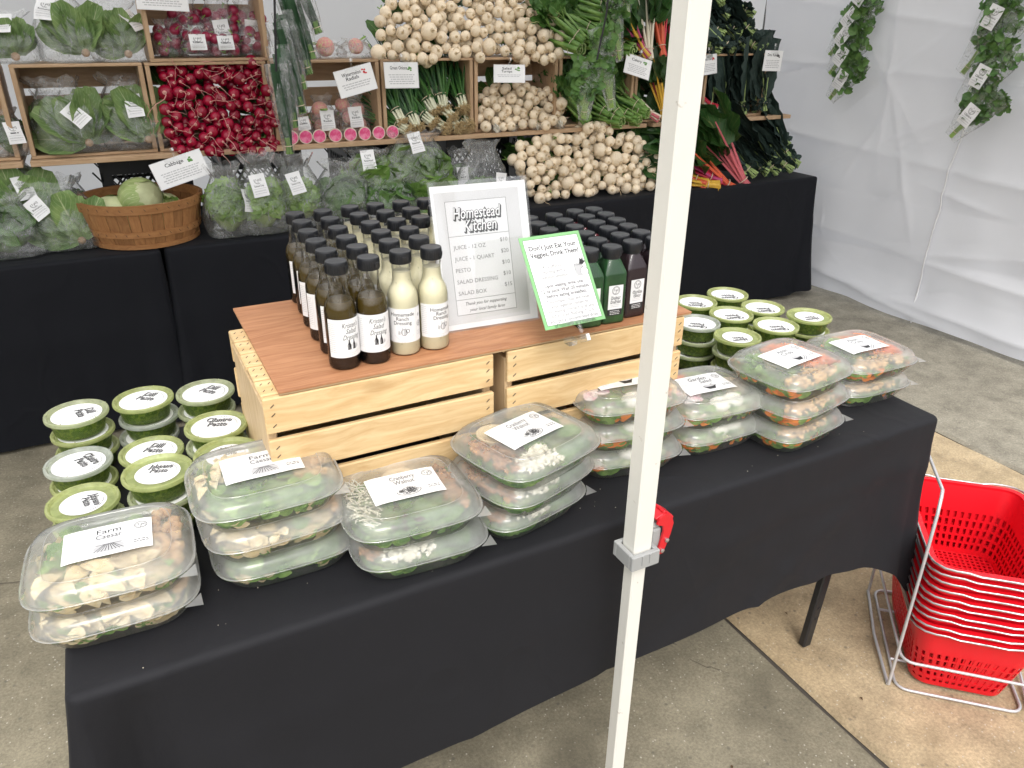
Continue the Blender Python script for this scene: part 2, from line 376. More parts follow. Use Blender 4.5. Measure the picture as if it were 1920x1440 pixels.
# ---------------------------------------------------------------- flat print: lettering and line art
_txt = {}
def text_geo(body, shear=0.0, bold=0.0):
    k = (body, shear, bold)
    if k not in _txt:
        c = bpy.data.curves.new('text', 'FONT'); c.body = body; c.shear = shear; c.offset = bold; c.resolution_u = 2; c.size = 1
        o = bpy.data.objects.new('text', c); COL.objects.link(o)
        me = bpy.data.meshes.new_from_object(o.evaluated_get(bpy.context.evaluated_depsgraph_get()))
        vs = [tuple(v.co) for v in me.vertices]; fs = [tuple(p.vertices) for p in me.polygons]
        bpy.data.objects.remove(o); bpy.data.meshes.remove(me)
        x0 = min([v[0] for v in vs], default=0); x1 = max([v[0] for v in vs], default=1)
        _txt[k] = (vs, fs, x0, x1)
    return _txt[k]
class Ink(MB):
    def text(s, body, x, y, size, al='c', mat=0, shear=0.0, bold=0.0, sx=1.0, z=0.0, rot=0.0, fit=None):
        vs, fs, x0, x1 = text_geo(body, shear, bold); 
        if fit: sx = fit / ((x1 - x0) * size)
        dx = {'c': -(x0 + x1) / 2, 'l': -x0, 'r': -x1}[al]
        cr, sr = math.cos(rot), math.sin(rot)
        q = [((v[0] + dx) * size * sx, v[1] * size) for v in vs]
        s.add([(x + a * cr - b * sr, y + a * sr + b * cr, z) for a, b in q], fs, mat)
    def rect(s, x0, y0, x1, y1, mat=0, z=0.0): s.add([(x0, y0, z), (x1, y0, z), (x1, y1, z), (x0, y1, z)], [(0, 1, 2, 3)], mat)
    def frame(s, x0, y0, x1, y1, w, mat=0):
        s.rect(x0, y0, x1, y0 + w, mat); s.rect(x0, y1 - w, x1, y1, mat); s.rect(x0, y0 + w, x0 + w, y1 - w, mat); s.rect(x1 - w, y0 + w, x1, y1 - w, mat)
    def line(s, p, q, w, mat=0, z=0.0):
        d = Vector((q[0] - p[0], q[1] - p[1])); n = Vector((-d.y, d.x)).normalized() * w / 2
        s.add([(p[0] + n.x, p[1] + n.y, z), (p[0] - n.x, p[1] - n.y, z), (q[0] - n.x, q[1] - n.y, z), (q[0] + n.x, q[1] + n.y, z)], [(0, 1, 2, 3)], mat)
    def ring(s, cx, cy, rx, ry, w, n=24, mat=0, a0=0, a1=2 * PI, z=0.0):
        vs = []
        for k in range(n + 1):
            a = a0 + (a1 - a0) * k / n
            vs += [(cx + rx * math.cos(a), cy + ry * math.sin(a), z), (cx + (rx - w) * math.cos(a), cy + (ry - w) * math.sin(a), z)]
        s.add(vs, [(2 * k, 2 * k + 2, 2 * k + 3, 2 * k + 1) for k in range(n)], mat)
    def disc(s, cx, cy, rx, ry=None, n=18, mat=0, z=0.0):
        ry = ry or rx; s.add([(cx + rx * math.cos(2 * PI * k / n), cy + ry * math.sin(2 * PI * k / n), z) for k in range(n)], [tuple(range(n))], mat)
    def poly(s, pts, mat=0, z=0.0): s.add([(x, y, z) for x, y in pts], [tuple(range(len(pts)))], mat)
    def words(s, x0, x1, y, h, seed=0, mat=1, al='l', frac=1.0):
        r = random.Random(seed); x = x0; end = x0 + (x1 - x0) * frac; sh = 0 if al == 'l' else (x1 - end) / 2
        while x < end - h:
            w = min(r.uniform(1.5, 5) * h, end - x); s.rect(x + sh, y, x + w + sh, y + h, mat); x += w + h * .8
    def script(s, body, x, y, size, **k): s.text(body, x, y, size, shear=.38, bold=k.pop('bold', 0.0), **k)
    def slab(s, body, x, y, size, sx=1.0, fit=None, inner=.006):
        """fat outlined letters with a drop shade"""
        for i in range(6, 0, -1): s.text(body, x + size * .013 * i, y - size * .017 * i, size, mat=0, shear=.18, bold=.035, sx=sx, z=.00004 * (7 - i), fit=fit)
        s.text(body, x, y, size, mat=0, shear=.18, bold=.040, sx=sx, z=.0003, fit=fit)
        s.text(body, x, y, size, mat=2, shear=.18, bold=inner, sx=sx, z=.00036, fit=fit and fit * .985) if inner is not None else None
    def logo(s, cx, cy, r, mat=0):
        s.ring(cx, cy, r, r, r * .09, 26, mat); s.ring(cx, cy, r * .8, r * .8, r * .05, 22, mat)
        s.text('S', cx - r * .36, cy - r * .10, r * .8, mat=mat, bold=.01, sx=.8); s.text('J', cx - r * .02, cy - r * .5, r * .9, mat=mat, bold=.01, sx=.8); s.text('H', cx + r * .34, cy - r * .22, r * .85, mat=mat, bold=.01, sx=.8)
    def lift(s, fn): s.v = [fn(*v) for v in s.v]; return s
INKS = [INK, LGREY, WINK, REDINK, GRINK]

# ---------------------------------------------------------------- ground
C_GREY = concrete('grey_concrete', (.235, .208, .148), (.32, .285, .205), 0)
C_TAN = concrete('tan_concrete', (.47, .355, .215), (.55, .435, .28), 3)
C_PALE = concrete('pale_concrete', (.30, .275, .22), (.38, .35, .28), 5)
JOINT = mat('joint_dirt', (.07, .06, .05), .95, .4, 60)
g = MB(); g.add([(-40, -40, -.09), (40, -40, -.09), (40, 40, -.09), (-40, 40, -.09)], [(0, 1, 2, 3)]); g.v = [(x, y, -.014) for x, y, z in g.v]
ground = structure(g.obj('ground', JOINT, sm=0))
def slab(x0, x1, y0, y1, m, seed, dz=0.0):
    mb = MB(); e = .012; rr = random.Random(seed)
    def edge(a, b, n):   # slightly chipped edge line
        pts = []
        for i in range(n): f = i / n; pts.append((a[0] + (b[0] - a[0]) * f + rr.uniform(-1, 1) * .0035 - .004 * max(0, nz(f * 60, seed)), a[1] + (b[1] - a[1]) * f + rr.uniform(-1, 1) * .003))
        return pts
    n = 160
    loop = edge((x0, y0), (x1, y0), 8) + edge((x1, y0), (x1, y1), n) + edge((x1, y1), (x0, y1), 8) + edge((x0, y1), (x0, y0), n)
    cx, cy = (x0 + x1) / 2, (y0 + y1) / 2
    inner = [(x + math.copysign(e, cx - x) * (1 if abs(x - cx) > (x1 - x0) / 2 - .02 else 0) + 0, y + (math.copysign(e, cy - y) if abs(y - cy) > (y1 - y0) / 2 - .02 else 0)) for x, y in loop]
    k = len(loop)
    mb.add([(x, y, dz - .012) for x, y in loop] + [(x, y, dz) for x, y in inner], [(i, (i + 1) % k, k + (i + 1) % k, k + i) for i in range(k)] + [tuple(range(k, 2 * k))])
    o = mb.obj('concrete_slab', m, ground, 0); return o
slab(-14, 1.195, -9, 12, C_GREY, 1); slab(1.204, 2.779, -9, 12, C_TAN, 2, .001); slab(2.79, 16, -9, 12, C_PALE, 3, .002)
# hairline cracks and a few dead leaves on the concrete
def crack(pts, seed):
    r = random.Random(seed); mb = MB(); P = []
    for (a, b) in zip(pts[:-1], pts[1:]):
        for i in range(8): f = i / 8; P.append((a[0] + (b[0] - a[0]) * f + r.uniform(-.006, .006), a[1] + (b[1] - a[1]) * f + r.uniform(-.006, .006)))
    vs = []; 
    for i, p in enumerate(P): w = .0022 * (1 - i / len(P)) + .0006; vs += [(p[0], p[1] - w, .0035), (p[0], p[1] + w, .0035)]
    mb.add(vs, [(2 * i, 2 * i + 2, 2 * i + 3, 2 * i + 1) for i in range(len(P) - 1)]); mb.obj('crack', JOINT, ground, 0)
crack([(-1.3, 1.36), (-.9, 1.27), (-.64, 1.2), (-.45, 1.22)], 1)
crack([(.98, .12), (1.0, -.02), (1.06, -.08)], 4)
dl = MB(); rr = random.Random(4)
for (x, y) in ((1.30, -.30), (1.62, -.62), (1.75, -.75), (1.15, -.62), (1.36, .02), (.98, -.45), (.86, -.3), (2.2, .2), (2.3, .45)):
    a = rr.uniform(0, 6); s = rr.uniform(.006, .011); dl.add([(s, 0, .0), (0, s * .5, .003), (-s, 0, 0), (0, -s * .5, .004)], [(0, 1, 2), (0, 2, 3)], 0, TR(x, y, .0055, rz=a))
tag(dl.obj('dead_leaf_scraps', mat('dead_leaf', (.12, .07, .035), .8), sm=0), 'tiny brown dead leaf scraps scattered on the concrete paving', 'leaf litter', kind='stuff')

# ---------------------------------------------------------------- tent
def creased(lines, small=.003, sc=3.0):
    def f(a, b):
        h = 0
        for (x0, y0, x1, y1, amp, w) in lines:
            dx, dy = x1 - x0, y1 - y0; q = math.hypot(dx, dy); t = ((a - x0) * dx + (b - y0) * dy) / (q * q)
            if t < -.2 or t > 1.2: continue
            d = ((a - x0) * dy - (b - y0) * dx) / q; fade = min(1, max(0, min(t + .2, 1.2 - t) / .3))
            h += amp * math.exp(-abs(d) / w) * fade * (.7 + .6 * nz(t * 4, amp * 100))
        return h + small * (nz(a * sc, b * sc) + .5 * nz(a * sc * 2.7, b * sc * 2.7, 3))
    return f
RW = 3.81; BW = 2.95; rr = random.Random(11)
ln = [(2.9, .62, -.2, .70, -.006, .05), (2.9, .95, .0, .78, .010, .04), (2.9, .42, .2, .30, .012, .05), (2.3, .30, .2, .46, -.010, .05), (2.9, 1.35, .2, 1.28, .008, .03), (2.8, 1.7, 1.0, 1.5, .006, .03),
      (1.98, 1.9, 1.92, .9, .006, .02), (2.6, 2.0, 1.7, 1.0, .005, .025), (2.4, .7, 1.2, 1.3, .005, .03), (1.5, .75, .4, .55, .008, .03), (1.45, .40, .3, .62, .007, .03), (2.1, .12, .4, .06, .014, .05), (2.7, .2, 1.3, .02, .010, .04), (1.9, 1.2, 1.6, .5, .006, .02), (2.2, 1.1, 1.7, 1.5, .004, .02)]
for i in range(26):
    y, z = rr.uniform(0, 2.9), rr.uniform(.1, 2.1); a = rr.uniform(-.5, .5) + (PI / 2 if rr.random() < .25 else 0); l = rr.uniform(.15, .6)
    ln.append((y, z, y + l * math.cos(a), z + l * math.sin(a), rr.uniform(-.006, .008), rr.uniform(.004, .022)))
fr_ = creased(ln, .010, 1.6)
mb = MB(); grid(mb, 250, 180, lambda u, v: (RW + .03 * math.sin(v * 2.2) * (1 - v) - 3.4 * fr_(BW - 3.25 * u, 2.25 * v) - .03 * max(0, .10 - v) * 10 * (1 + nz(u * 9, 0)), BW - 3.25 * u, .004 + 2.25 * v + .03 * (1 - v) ** 8 * (1 + nz(u * 6, 5))))
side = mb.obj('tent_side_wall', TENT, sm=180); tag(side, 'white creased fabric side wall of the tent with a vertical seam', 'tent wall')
mb = MB(); P = [(RW - 3.4 * fr_(1.455, z) - .014 + (.03 * math.sin(z / 2.25 * 2.2) * (1 - z / 2.25)), 1.455 + .012 * nz(z * 3, 8) - .02 * (1 if z < .15 else 0) * (.15 - z) * 8, z) for z in [0.02 + i * .045 for i in range(50)]]
tube(mb, P, .008, 6, flat=.5); mb.obj('seam', fabric('white_seam_tape', (.9, .9, .91), .2), side, 180)
ln = []
for i in range(40):
    x, z = rr.uniform(-2.6, 3.6), rr.uniform(.1, 2.1); a = rr.uniform(-.5, .5) + (PI / 2 if rr.random() < .3 else 0); l = rr.uniform(.2, .8)
    ln.append((x, z, x + l * math.cos(a), z + l * math.sin(a), rr.uniform(-.008, .008), rr.uniform(.01, .03)))
fb_ = creased(ln, .008, 2.0)
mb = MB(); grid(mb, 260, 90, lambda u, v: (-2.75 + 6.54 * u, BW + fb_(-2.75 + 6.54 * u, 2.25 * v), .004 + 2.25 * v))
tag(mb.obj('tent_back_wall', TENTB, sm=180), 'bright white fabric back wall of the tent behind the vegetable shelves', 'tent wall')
roof = thing('tent_roof', 'white pitched fabric tent roof above the two tables', 'tent roof', (.5, 1.33, 2.25))
mb = MB(); X0, X1, Y0, Y1 = -3.25, 3.32, -1.67, 1.66
mb.add([(X0, Y0, 0), (X1, Y0, 0), (X1, Y1, 0), (X0, Y1, 0), (X0 / 2, 0, .85), (X1 / 2, 0, .85)], [(0, 1, 5, 4), (1, 2, 5), (2, 3, 4, 5), (3, 0, 4)])
mb.obj('roof_cover', ROOFM, roof, 0)
mb = MB()
mb.add([(X0, Y0 - .003, .0), (X1, Y0 - .003, 0), (X1, Y0 - .003, -.12), (X0, Y0 - .003, -.12)], [(0, 1, 2, 3)])
mb.obj('valance', ROOFM, roof, 0)
# the near leg: square outer tube, grey slider bracket with red lever, thinner inner tube
PX, PY = .5178, -.2897
leg = thing('tent_leg', 'cream white square tent leg with grey slider and red lever in front of the table', 'tent pole', (PX, PY, 0))
mb = MB(); box(mb, (0, 0, .515), (.0285, .0285, 1.03), b=.0025); mb.obj('inner_tube', WHITEPAINT, leg, 30)
mb = MB(); box(mb, (0, 0, (T + 2.25) / 2), (.037, .037, 2.25 - T), b=.003); mb.obj('outer_tube', WHITEPAINT, leg, 30)
mb = MB(); box(mb, (0, 0, .004), (.08, .08, .008), b=.002); mb.obj('foot_plate', STEEL, leg, 30)
mb = MB(); hz = T + .0135
for (cx, cy, sx, sy) in ((0, -.0245, .058, .009), (0, .0245, .058, .009), (-.0245, 0, .009, .040), (.0245, 0, .009, .040)): box(mb, (cx, cy, hz), (sx, sy, .030), b=.0015)
box(mb, (0, 0, hz - .0155), (.050, .050, .005), b=.001)
for x in (-.008, .008): box(mb, (x, -.0292, hz + .004), (.003, .003, .018))
sl = mb.obj('slider_bracket', GREYPL, leg, 30)
mb = MB(); box(mb, (.036, .004, hz + .016), (.020, .022, .05), b=.003); box(mb, (.034, .004, hz + .046), (.016, .020, .010), b=.003); mb.obj('lever_mount', GREYPL, sl, 30)
mb = MB()
prof = [(.036, -.012), (.050, -.012), (.062, .026), (.066, .048), (.060, .066), (.046, .073), (.034, .066), (.030, .055), (.044, .048), (.046, .036)]
k = len(prof)
for s_ in (-1, 1):
    y0, y1 = (.004 + s_ * .0125, .004 + s_ * .0165); ya, yb = min(y0, y1), max(y0, y1)
    mb.add([(x, ya, hz + z) for x, z in prof] + [(x, yb, hz + z) for x, z in prof], [tuple(range(k)), tuple(range(2 * k - 1, k - 1, -1))] + [(i, k + i, k + (i + 1) % k, (i + 1) % k) for i in range(k)])
for (x, z, a) in ((.0635, .048, 0.15), (.054, .068, -.9), (.040, .068, -1.9)): box(mb, (0, 0, 0), (.005, .026, .024), M=TR(x, .004, hz + z, ry=a), b=.001)
mb.obj('lever', REDPL, sl, 30)
mb = MB()
for (x, z) in ((.046, -.004), (.054, .016)): lathe(mb, [(.0042, 0), (.0042, .003), (.002, .0042)], 10, M=TR(x, -.0127, hz + z, rx=PI / 2))
mb.obj('rivet', STEEL, sl, 40)
# ---------------------------------------------------------------- tables and cloths
def folding_table(x0, x1, y0, y1, label):
    t = thing('folding_table', label, 'table', ((x0 + x1) / 2, (y0 + y1) / 2, 0))
    hx, hy = (x1 - x0) / 2 - .01, (y1 - y0) / 2 - .01
    mb = MB(); box(mb, (0, 0, T - .025), (2 * hx, 2 * hy, .036), b=.008); mb.obj('table_top', mat('table_plastic', (.5, .5, .48), .6), t, 30)
    lm = mat('dark_leg_steel', (.018, .018, .02), .45, .1)
    for sx in (-1, 1):
        for sy in (-1, 1):
            mb = MB(); box(mb, (0, 0, 0), (.030, .022, T - .045), M=TR(sx * (hx - .14), sy * (hy - .06), (T - .045) / 2 + .001, rx=-sy * .05), b=.004)
            for z in (-.2, -.24): lathe(mb, [(.004, 0), (.004, .002)], 8, M=TR(sx * (hx - .14) - .0, sy * (hy - .06), (T - .045) / 2 + .001, rx=-sy * .05) @ TR(0, -.011, z, rx=PI / 2))
            mb.obj('leg', lm, t, 30)
        mb = MB(); box(mb, (sx * (hx - .14), 0, .52), (.02, 2 * hy - .14, .02)); mb.obj('crossbar', lm, t, 30)
    return t
def cloth(name, label, x0, x1, y0, y1, drop, cols=None, rc=.02, rb=.014, seed=1, hang=None, fold=None, n=44, gather=0.0, corner=0.0, m=None):
    """draped cloth: rounded rim, skirt that flares at the corners, uneven hem"""
    mb = MB(); per = []
    cx, cy = (x0 + x1) / 2, (y0 + y1) / 2
    def side(a, b, nn, q): 
        for i in range(nn): f = i / nn; per.append((a[0] + (b[0] - a[0]) * f, a[1] + (b[1] - a[1]) * f, q, f))
    nx = int((x1 - x0) * n); ny = int((y1 - y0) * n)
    C = [(x0 + rc, y0 + rc), (x1 - rc, y0 + rc), (x1 - rc, y1 - rc), (x0 + rc, y1 - rc)]
    def arc(k, a0):
        for i in range(10): per.append((C[k][0], C[k][1], ('c', a0 + PI / 2 * i / 10, k), 0))
    side((x0 + rc, y0), (x1 - rc, y0), nx, 'f'); arc(1, -PI / 2); side((x1, y0 + rc), (x1, y1 - rc), ny, 'r'); arc(2, 0)
    side((x1 - rc, y1), (x0 + rc, y1), nx, 'b'); arc(3, PI / 2); side((x0, y1 - rc), (x0, y0 + rc), ny, 'l'); arc(0, PI)
    pts = []
    for (x, y, q, f) in per:
        if isinstance(q, tuple): nx_, ny_ = math.cos(q[1]), math.sin(q[1]); pts.append((x + rc * nx_, y + rc * ny_, nx_, ny_, q[2], q))
        else: d = {'f': (0, -1), 'r': (1, 0), 'b': (0, 1), 'l': (-1, 0)}[q]; pts.append((x, y, *d, None, q))
    K = len(pts); rings = []
    def top(x, y): return .0015 * nz(x * 3, y * 3, seed) + .001 * nz(x * 11, y * 11, seed)
    # flat top, drawn in to the middle
    for s in (.0, .35, .7, .93):
        rings.append([(cx + (x - nx_ * rb - cx) * (s if s else .001), cy + (y - ny_ * rb - cy) * (s if s else .001), T + .004 + top(x * s, y * s)) for (x, y, nx_, ny_, c, q) in pts])
    for i in range(5):
        a = PI / 2 * i / 4
        rings.append([(x - nx_ * rb * (1 - math.sin(a)), y - ny_ * rb * (1 - math.sin(a)), T + .004 - rb * (1 - math.cos(a)) + top(x, y) * (1 - i / 4)) for (x, y, nx_, ny_, c, q) in pts])
    V = 16
    for j in range(1, V + 1):
        t = j / V; ring = []
        for (x, y, nx_, ny_, c, q) in pts:
            dc = min(math.hypot(x - (x0 if k in (0, 3) else x1), y - (y0 if k < 2 else y1)) for k in range(4))
            near = math.exp(-dc / .12)
            dr = drop(x, y, q, dc) if callable(drop) else drop
            z = T + .004 - rb - t * (dr - rb) 
            tang = x * ny_ - y * nx_
            flare = .012 * t + near * .05 * t * t
            if x < cx and y < cy and corner: flare += corner * (t * math.exp(-(dc / .045) ** 2) - .9 * t ** .6 * math.exp(-((dc - .085) / .028) ** 2) * (1 if ny_ < -.5 else .4))
            wav = t ** .8 * (.006 * nz(tang * 5, seed * 7.1, t) + gather * nz(tang * 13, seed, t * .6) * (.3 + t)) + near * .020 * t * math.sin(dc * 45 + seed)
            if fold: wav += fold(x, y, nx_, ny_, t)
            ring.append((x + nx_ * (flare + wav), y + ny_ * (flare + wav), max(z, .006)))
        rings.append(ring)
    vs = [p for r in rings for p in r]; fs = []
    for j in range(len(rings) - 1):
        for k in range(K): k2 = (k + 1) % K; fs.append((j * K + k, j * K + k2, (j + 1) * K + k2, (j + 1) * K + k))
    fs.append(tuple(range(K))); mb.add(vs, fs)
    o = mb.obj(name, m or BLACKCLOTH, sm=70); return tag(o, label, 'tablecloth')
FX0, FX1, FY0, FY1 = -.370, 1.482, -.194, .566
folding_table(FX0 + .015, FX1 - .015, FY0 + .015, FY1 - .015, 'folding table with dark steel legs under the near black cloth')
def drop_f(x, y, q, dc):
    d = .372 + .012 * nz(x * 2.2, 1) + (.06 * max(0, .35 - x) if x < .35 else 0) - .03 * math.exp(-((x - 1.1) / .25) ** 2)
    return d + (.19 if x > 0 else .15) * math.exp(-dc / .075) * (.9 + .2 * nz(x * 9, y * 9))
def fold_f(x, y, nx_, ny_, t):
    if ny_ < -.7:
        return .008 * math.exp(-abs(x - (.62 + .5 * t)) / .025) * t + .012 * math.exp(-abs(x - (1.40 - .45 * t)) / .022) * t ** .7 - .008 * math.exp(-abs(x - (1.30 - .75 * t)) / .03) * t ** .7 + .007 * math.exp(-abs(t - .22 - .25 * (1.48 - x)) / .035) * (x > .75) + .006 * math.exp(-abs(x - (.12 + .12 * t)) / .02) * t + .016 * t * math.exp(-abs(x - (-.30 + .22 * t)) / .035) - .03 * math.exp(-((x + .33) / .03) ** 2) * t + .003 * math.exp(-abs(t - .45 - .1 * x) / .06)
    if nx_ < -.7: return .014 * t * math.sin(y * 26)
    return 0
cloth('tablecloth', 'charcoal black cloth draped over the near table with salad boxes', FX0, FX1, FY0, FY1, drop_f, seed=3, fold=fold_f, corner=.075)
BX0, BX1, BY0, BY1 = -2.3, 3.59, 2.10, 2.86
folding_table(-2.28, -.06, BY0 + .02, BY1 - .02, 'left folding table hidden under the far black cloth with basket')
folding_table(-.03, BX1 - .02, BY0 + .02, BY1 - .02, 'right folding table hidden under the far black cloth with turnips')
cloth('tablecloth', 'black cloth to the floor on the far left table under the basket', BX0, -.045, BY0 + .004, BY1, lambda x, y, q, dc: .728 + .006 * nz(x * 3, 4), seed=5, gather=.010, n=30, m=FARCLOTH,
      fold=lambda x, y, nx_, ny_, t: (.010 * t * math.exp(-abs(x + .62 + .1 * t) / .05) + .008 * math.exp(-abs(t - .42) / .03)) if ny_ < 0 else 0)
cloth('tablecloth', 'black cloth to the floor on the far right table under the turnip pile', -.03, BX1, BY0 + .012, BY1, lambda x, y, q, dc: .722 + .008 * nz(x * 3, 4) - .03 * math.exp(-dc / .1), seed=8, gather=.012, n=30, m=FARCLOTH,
      fold=lambda x, y, nx_, ny_, t: (.022 * t * math.exp(-abs(x - .16 + .05 * t) / .035) + .016 * t * math.exp(-abs(x - .34) / .05) + .006 * math.exp(-abs(t - .4) / .03)) if ny_ < 0 else 0)
# ---------------------------------------------------------------- the two slatted crates and plywood riser on the near table
HC = .3101
def slat_crate(x0, label, seed, wx=.408):
    c = thing('slatted_crate', label, 'crate', (x0, 0, T + .005), group='pine crates under the plywood riser')
    D, H = .330, .2885; r = random.Random(seed)
    def sl(cx, cy, cz, sx, sy, sz, m=PINE, nm='slat'):
        mb = MB(); box(mb, (0, 0, 0), (sx, sy, sz), b=.0022); return mb.obj(nm, m, c, 30, (cx, cy, cz))
    for sx in (0, 1): sl(.008 + sx * (wx - .016), D / 2, H / 2 - .006, .016, D - .030, H - .014, PINEY, 'end_panel')
    hs = .066; gp = (H + .009 - 4 * hs) / 3
    for k in range(4):
        z = H + .0092 - hs / 2 - k * (hs + gp)
        for y in (0.0055, D - .0055): sl(wx / 2 + r.uniform(-.0015, .0015), y, z, wx + .002, .011, hs - r.uniform(0, .003))
    for k in range(5): sl(wx / 2 + r.uniform(-.003, .002), .0425 + k * .0625, H + .0052, wx + .004, .056, .010)
    st = MB()
    for k in range(4):
        z = H + .0092 - hs / 2 - k * (hs + gp)
        for x in (.012, wx - .012):
            for dz in (-.018, .002, .018): tube(st, [(x - .003, -.0006, z + dz - .002), (x + .003, -.0006, z + dz + .003)], .0007, 4)
    for k in range(5):
        for dx in (.007, .020): 
            for q in (-.014, .012): tube(st, [(dx - .002, .0425 + k * .0625 + q - .003, H + .0104), (dx + .002, .0425 + k * .0625 + q + .003, H + .0104)], .0007, 4)
    stuff(st.obj('staples', mat('dark_staple', (.09, .08, .07), .5, metal=.6), c, 0)); return c
slat_crate(-.025, 'pine slatted crate under the dressing bottles, left of the pair', 3)
slat_crate(.414, 'pine slatted crate under the juice bottles, right of the pair', 8)
ply = thing('plywood_board', 'thin red brown plywood sheet lying across the two pine crates', 'board', (0, 0, T + HC - .0062))
PL, PD = .838, .43
mb = MB(); box(mb, (PL / 2, PD / 2, .0046), (PL, PD, .0028)); mb.obj('face_veneer', LUAN, ply, 0)
mb = MB(); box(mb, (PL / 2, PD / 2, .0016), (PL - .0012, PD - .0012, .0031)); mb.obj('core', PLYEDGE, ply, 0)
ST = MB(); rr = random.Random(5)
# ---------------------------------------------------------------- dressing bottles
def bottle_label(kind):
    """print laid out flat (metres) then wrapped; returns ink"""
    k = Ink()
    if kind == 'dark':
        k.script("Kristen's", 0, .017, .0125, fit=.031); k.script('Salad', .001, .0068, .0125, fit=.021); k.script('Dressing', .001, -.004, .0125, fit=.032)
        for dx, s in ((-.005, 1.0), (.004, .85)):
            k.poly([(dx - .003 * s, -.022), (dx + .003 * s, -.022), (dx + .0034 * s, -.014), (dx + .0012 * s, -.009 + .0), (dx + .001 * s, -.004 - .004 * (1 - s)), (dx - .001 * s, -.004 - .004 * (1 - s)), (dx - .0012 * s, -.009), (dx - .0034 * s, -.014)], 0)
            k.rect(dx - .0022 * s, -.020, dx - .0012 * s, -.013, 1, .00005)
        k.poly([(.007, -.022), (.012, -.019), (.011, -.013), (.008, -.016)], 1)
    else:
        for i, w in enumerate(('Homemade', 'Ranch', 'Dressing')): k.text(w, 0, .0155 - .0078 * i, .0098, sx=.95, bold=.006)
        k.disc(.002, -.014, .0055, .0062, mat=1); k.poly([(-.0012, -.010), (.0052, -.010), (.006, -.0045), (-.002, -.0045)], 1); k.ring(.0085, -.0115, .0035, .004, .001, 14, 0); k.ring(.002, -.014, .0056, .0063, .0006, 18, 0)
        k.poly([(-.009, -.018), (-.005, -.019), (-.0045, -.013), (-.008, -.010)], 1)
    for a in range(15):
        t = -PI * .86 + PI * .72 * a / 14; k.rect(.002 + .019 * math.cos(t) - .0007, -.014 + .0145 * math.sin(t) - .0005, .002 + .019 * math.cos(t) + .0007, -.014 + .0145 * math.sin(t) + .0005, 1)
    k.rect(-.003, -.0325, .004, -.0315, 1)
    k.rect(-.0262, -.034, -.0259, .027, 1); k.rect(.0262, -.034, .0265, .027, 1)
    r = random.Random(3)
    for i in range(15): k.words(-.040, -.0275, .024 - i * .0036, .0009, i)
    k.logo(.033, -.002, .0052); k.disc(.033, .014, .003, mat=1)
    for i in range(3): k.words(.0275, .038, -.016 - i * .003, .0009, i)
    return k
def wrap(R, z0, a0=0.0):
    """flat x,y -> round the bottle; x = 0 faces -Y"""
    return lambda x, y, z: ((R + z) * math.sin(x / R), -(R + z) * math.cos(x / R), z0 + y)
def cyl_label(R, z0, x0, x1, h0, h1, n=20):
    mb = MB(); f = wrap(R, z0); grid(mb, n, 1, lambda u, v: f(x0 + (x1 - x0) * u, h0 + (h1 - h0) * v, 0)); return mb
BODY = [(.020, .0), (.0255, .0015), (.0272, .006), (.0272, .098), (.0268, .104), (.0245, .115), (.0200, .1235), (.0172, .130), (.0160, .140), (.0157, .152), (.0164, .158), (.0164, .1605), (.0152, .162), (.0152, .166)]
DARKL = mat('dark_vinegar', (.004, .003, .0025), .15, .1, spec=.5)
OILL = mat('amber_olive_oil', (.060, .038, .003), .12, .25, 30, spec=.5, col2=(.018, .011, .003), c2s=12)
RANCHL = mat('creamy_ranch', (.70, .66, .46), .35, .04, 50, col2=(.50, .48, .30), c2s=160, c2t=(.66, .72))
def make_dressing(kind):
    t = thing('dressing_bottle', '', 'bottle')
    sc = 1.0
    mb = MB(); lathe(mb, BODY, 22); mb.obj('bottle_body', BOTTLEPL, t, 50)
    inn = [(r - .0007, z + .0008) for r, z in BODY]
    if kind == 'dark':
        mb = MB(); lathe(mb, [p for p in inn if p[1] < .06] + [(.0264, .088)], 22, cap1=False); mb.obj('vinegar_layer', DARKL, t, 50)
        mb = MB(); lathe(mb, [(.0264, .0885), (.0264, .0988), (.026, .1048), (.0237, .1158), (.0222, .119)], 22); mb.obj('oil_layer', OILL, t, 50)
        lab = cyl_label(.0274, .060, -.041, .041, -.0365, .0315); 
    else:
        mb = MB(); lathe(mb, [p for p in inn if p[1] < .15] + [(.0150, .150)], 22); mb.obj('ranch_filling', RANCHL, t, 50)
        lab = cyl_label(.0274, .060, -.041, .041, -.034, .0285)
    lo = lab.obj('label', PAPER, t, 180); bottle_label(kind).lift(wrap(.02755, .0595)).obj('lettering', INKS, lo, 0)
    mb = MB(); lathe(mb, [(.0165, .1640), (.0183, .1645), (.0186, .1655), (.0186, .1818), (.0180, .1842), (.0172, .1848), (.0166, .1843), (.0030, .1843)], 26); 
    for k in range(26):
        a = 2 * PI * k / 26; box(mb, (0, 0, 0), (.0009, .0014, .012), M=TR(.0185 * math.cos(a), .0185 * math.sin(a), .1730, rz=a))
    box(mb, (0, -.0188, .1735), (.011, .0012, .0075), M=TR(rz=.5), b=.0004)
    mb.obj('cap', BLACKCAP, t, 35)
    return t
ORD = ['front', 'second', 'third', 'fourth', 'fifth', 'rear']
YR = [.069, .139, .207, .279, .354, .424]
XD = [[.126, .129, .129, .133, .140, .143], [.180, .183, .184, .189, .195, .199], [.240, .245, .253, .256, .257, .259], [.296, .301, .308, .309, .312, .314], [None, None, None, .359, .367, .371], [None, None, None, None, .424, .427]]
COLN = ['outer left dark', 'inner dark', 'left ranch', 'middle ranch', 'right ranch', 'hidden ranch']
protos = {'dark': make_dressing('dark'), 'ranch': make_dressing('ranch')}; used = set(); rr = random.Random(2)
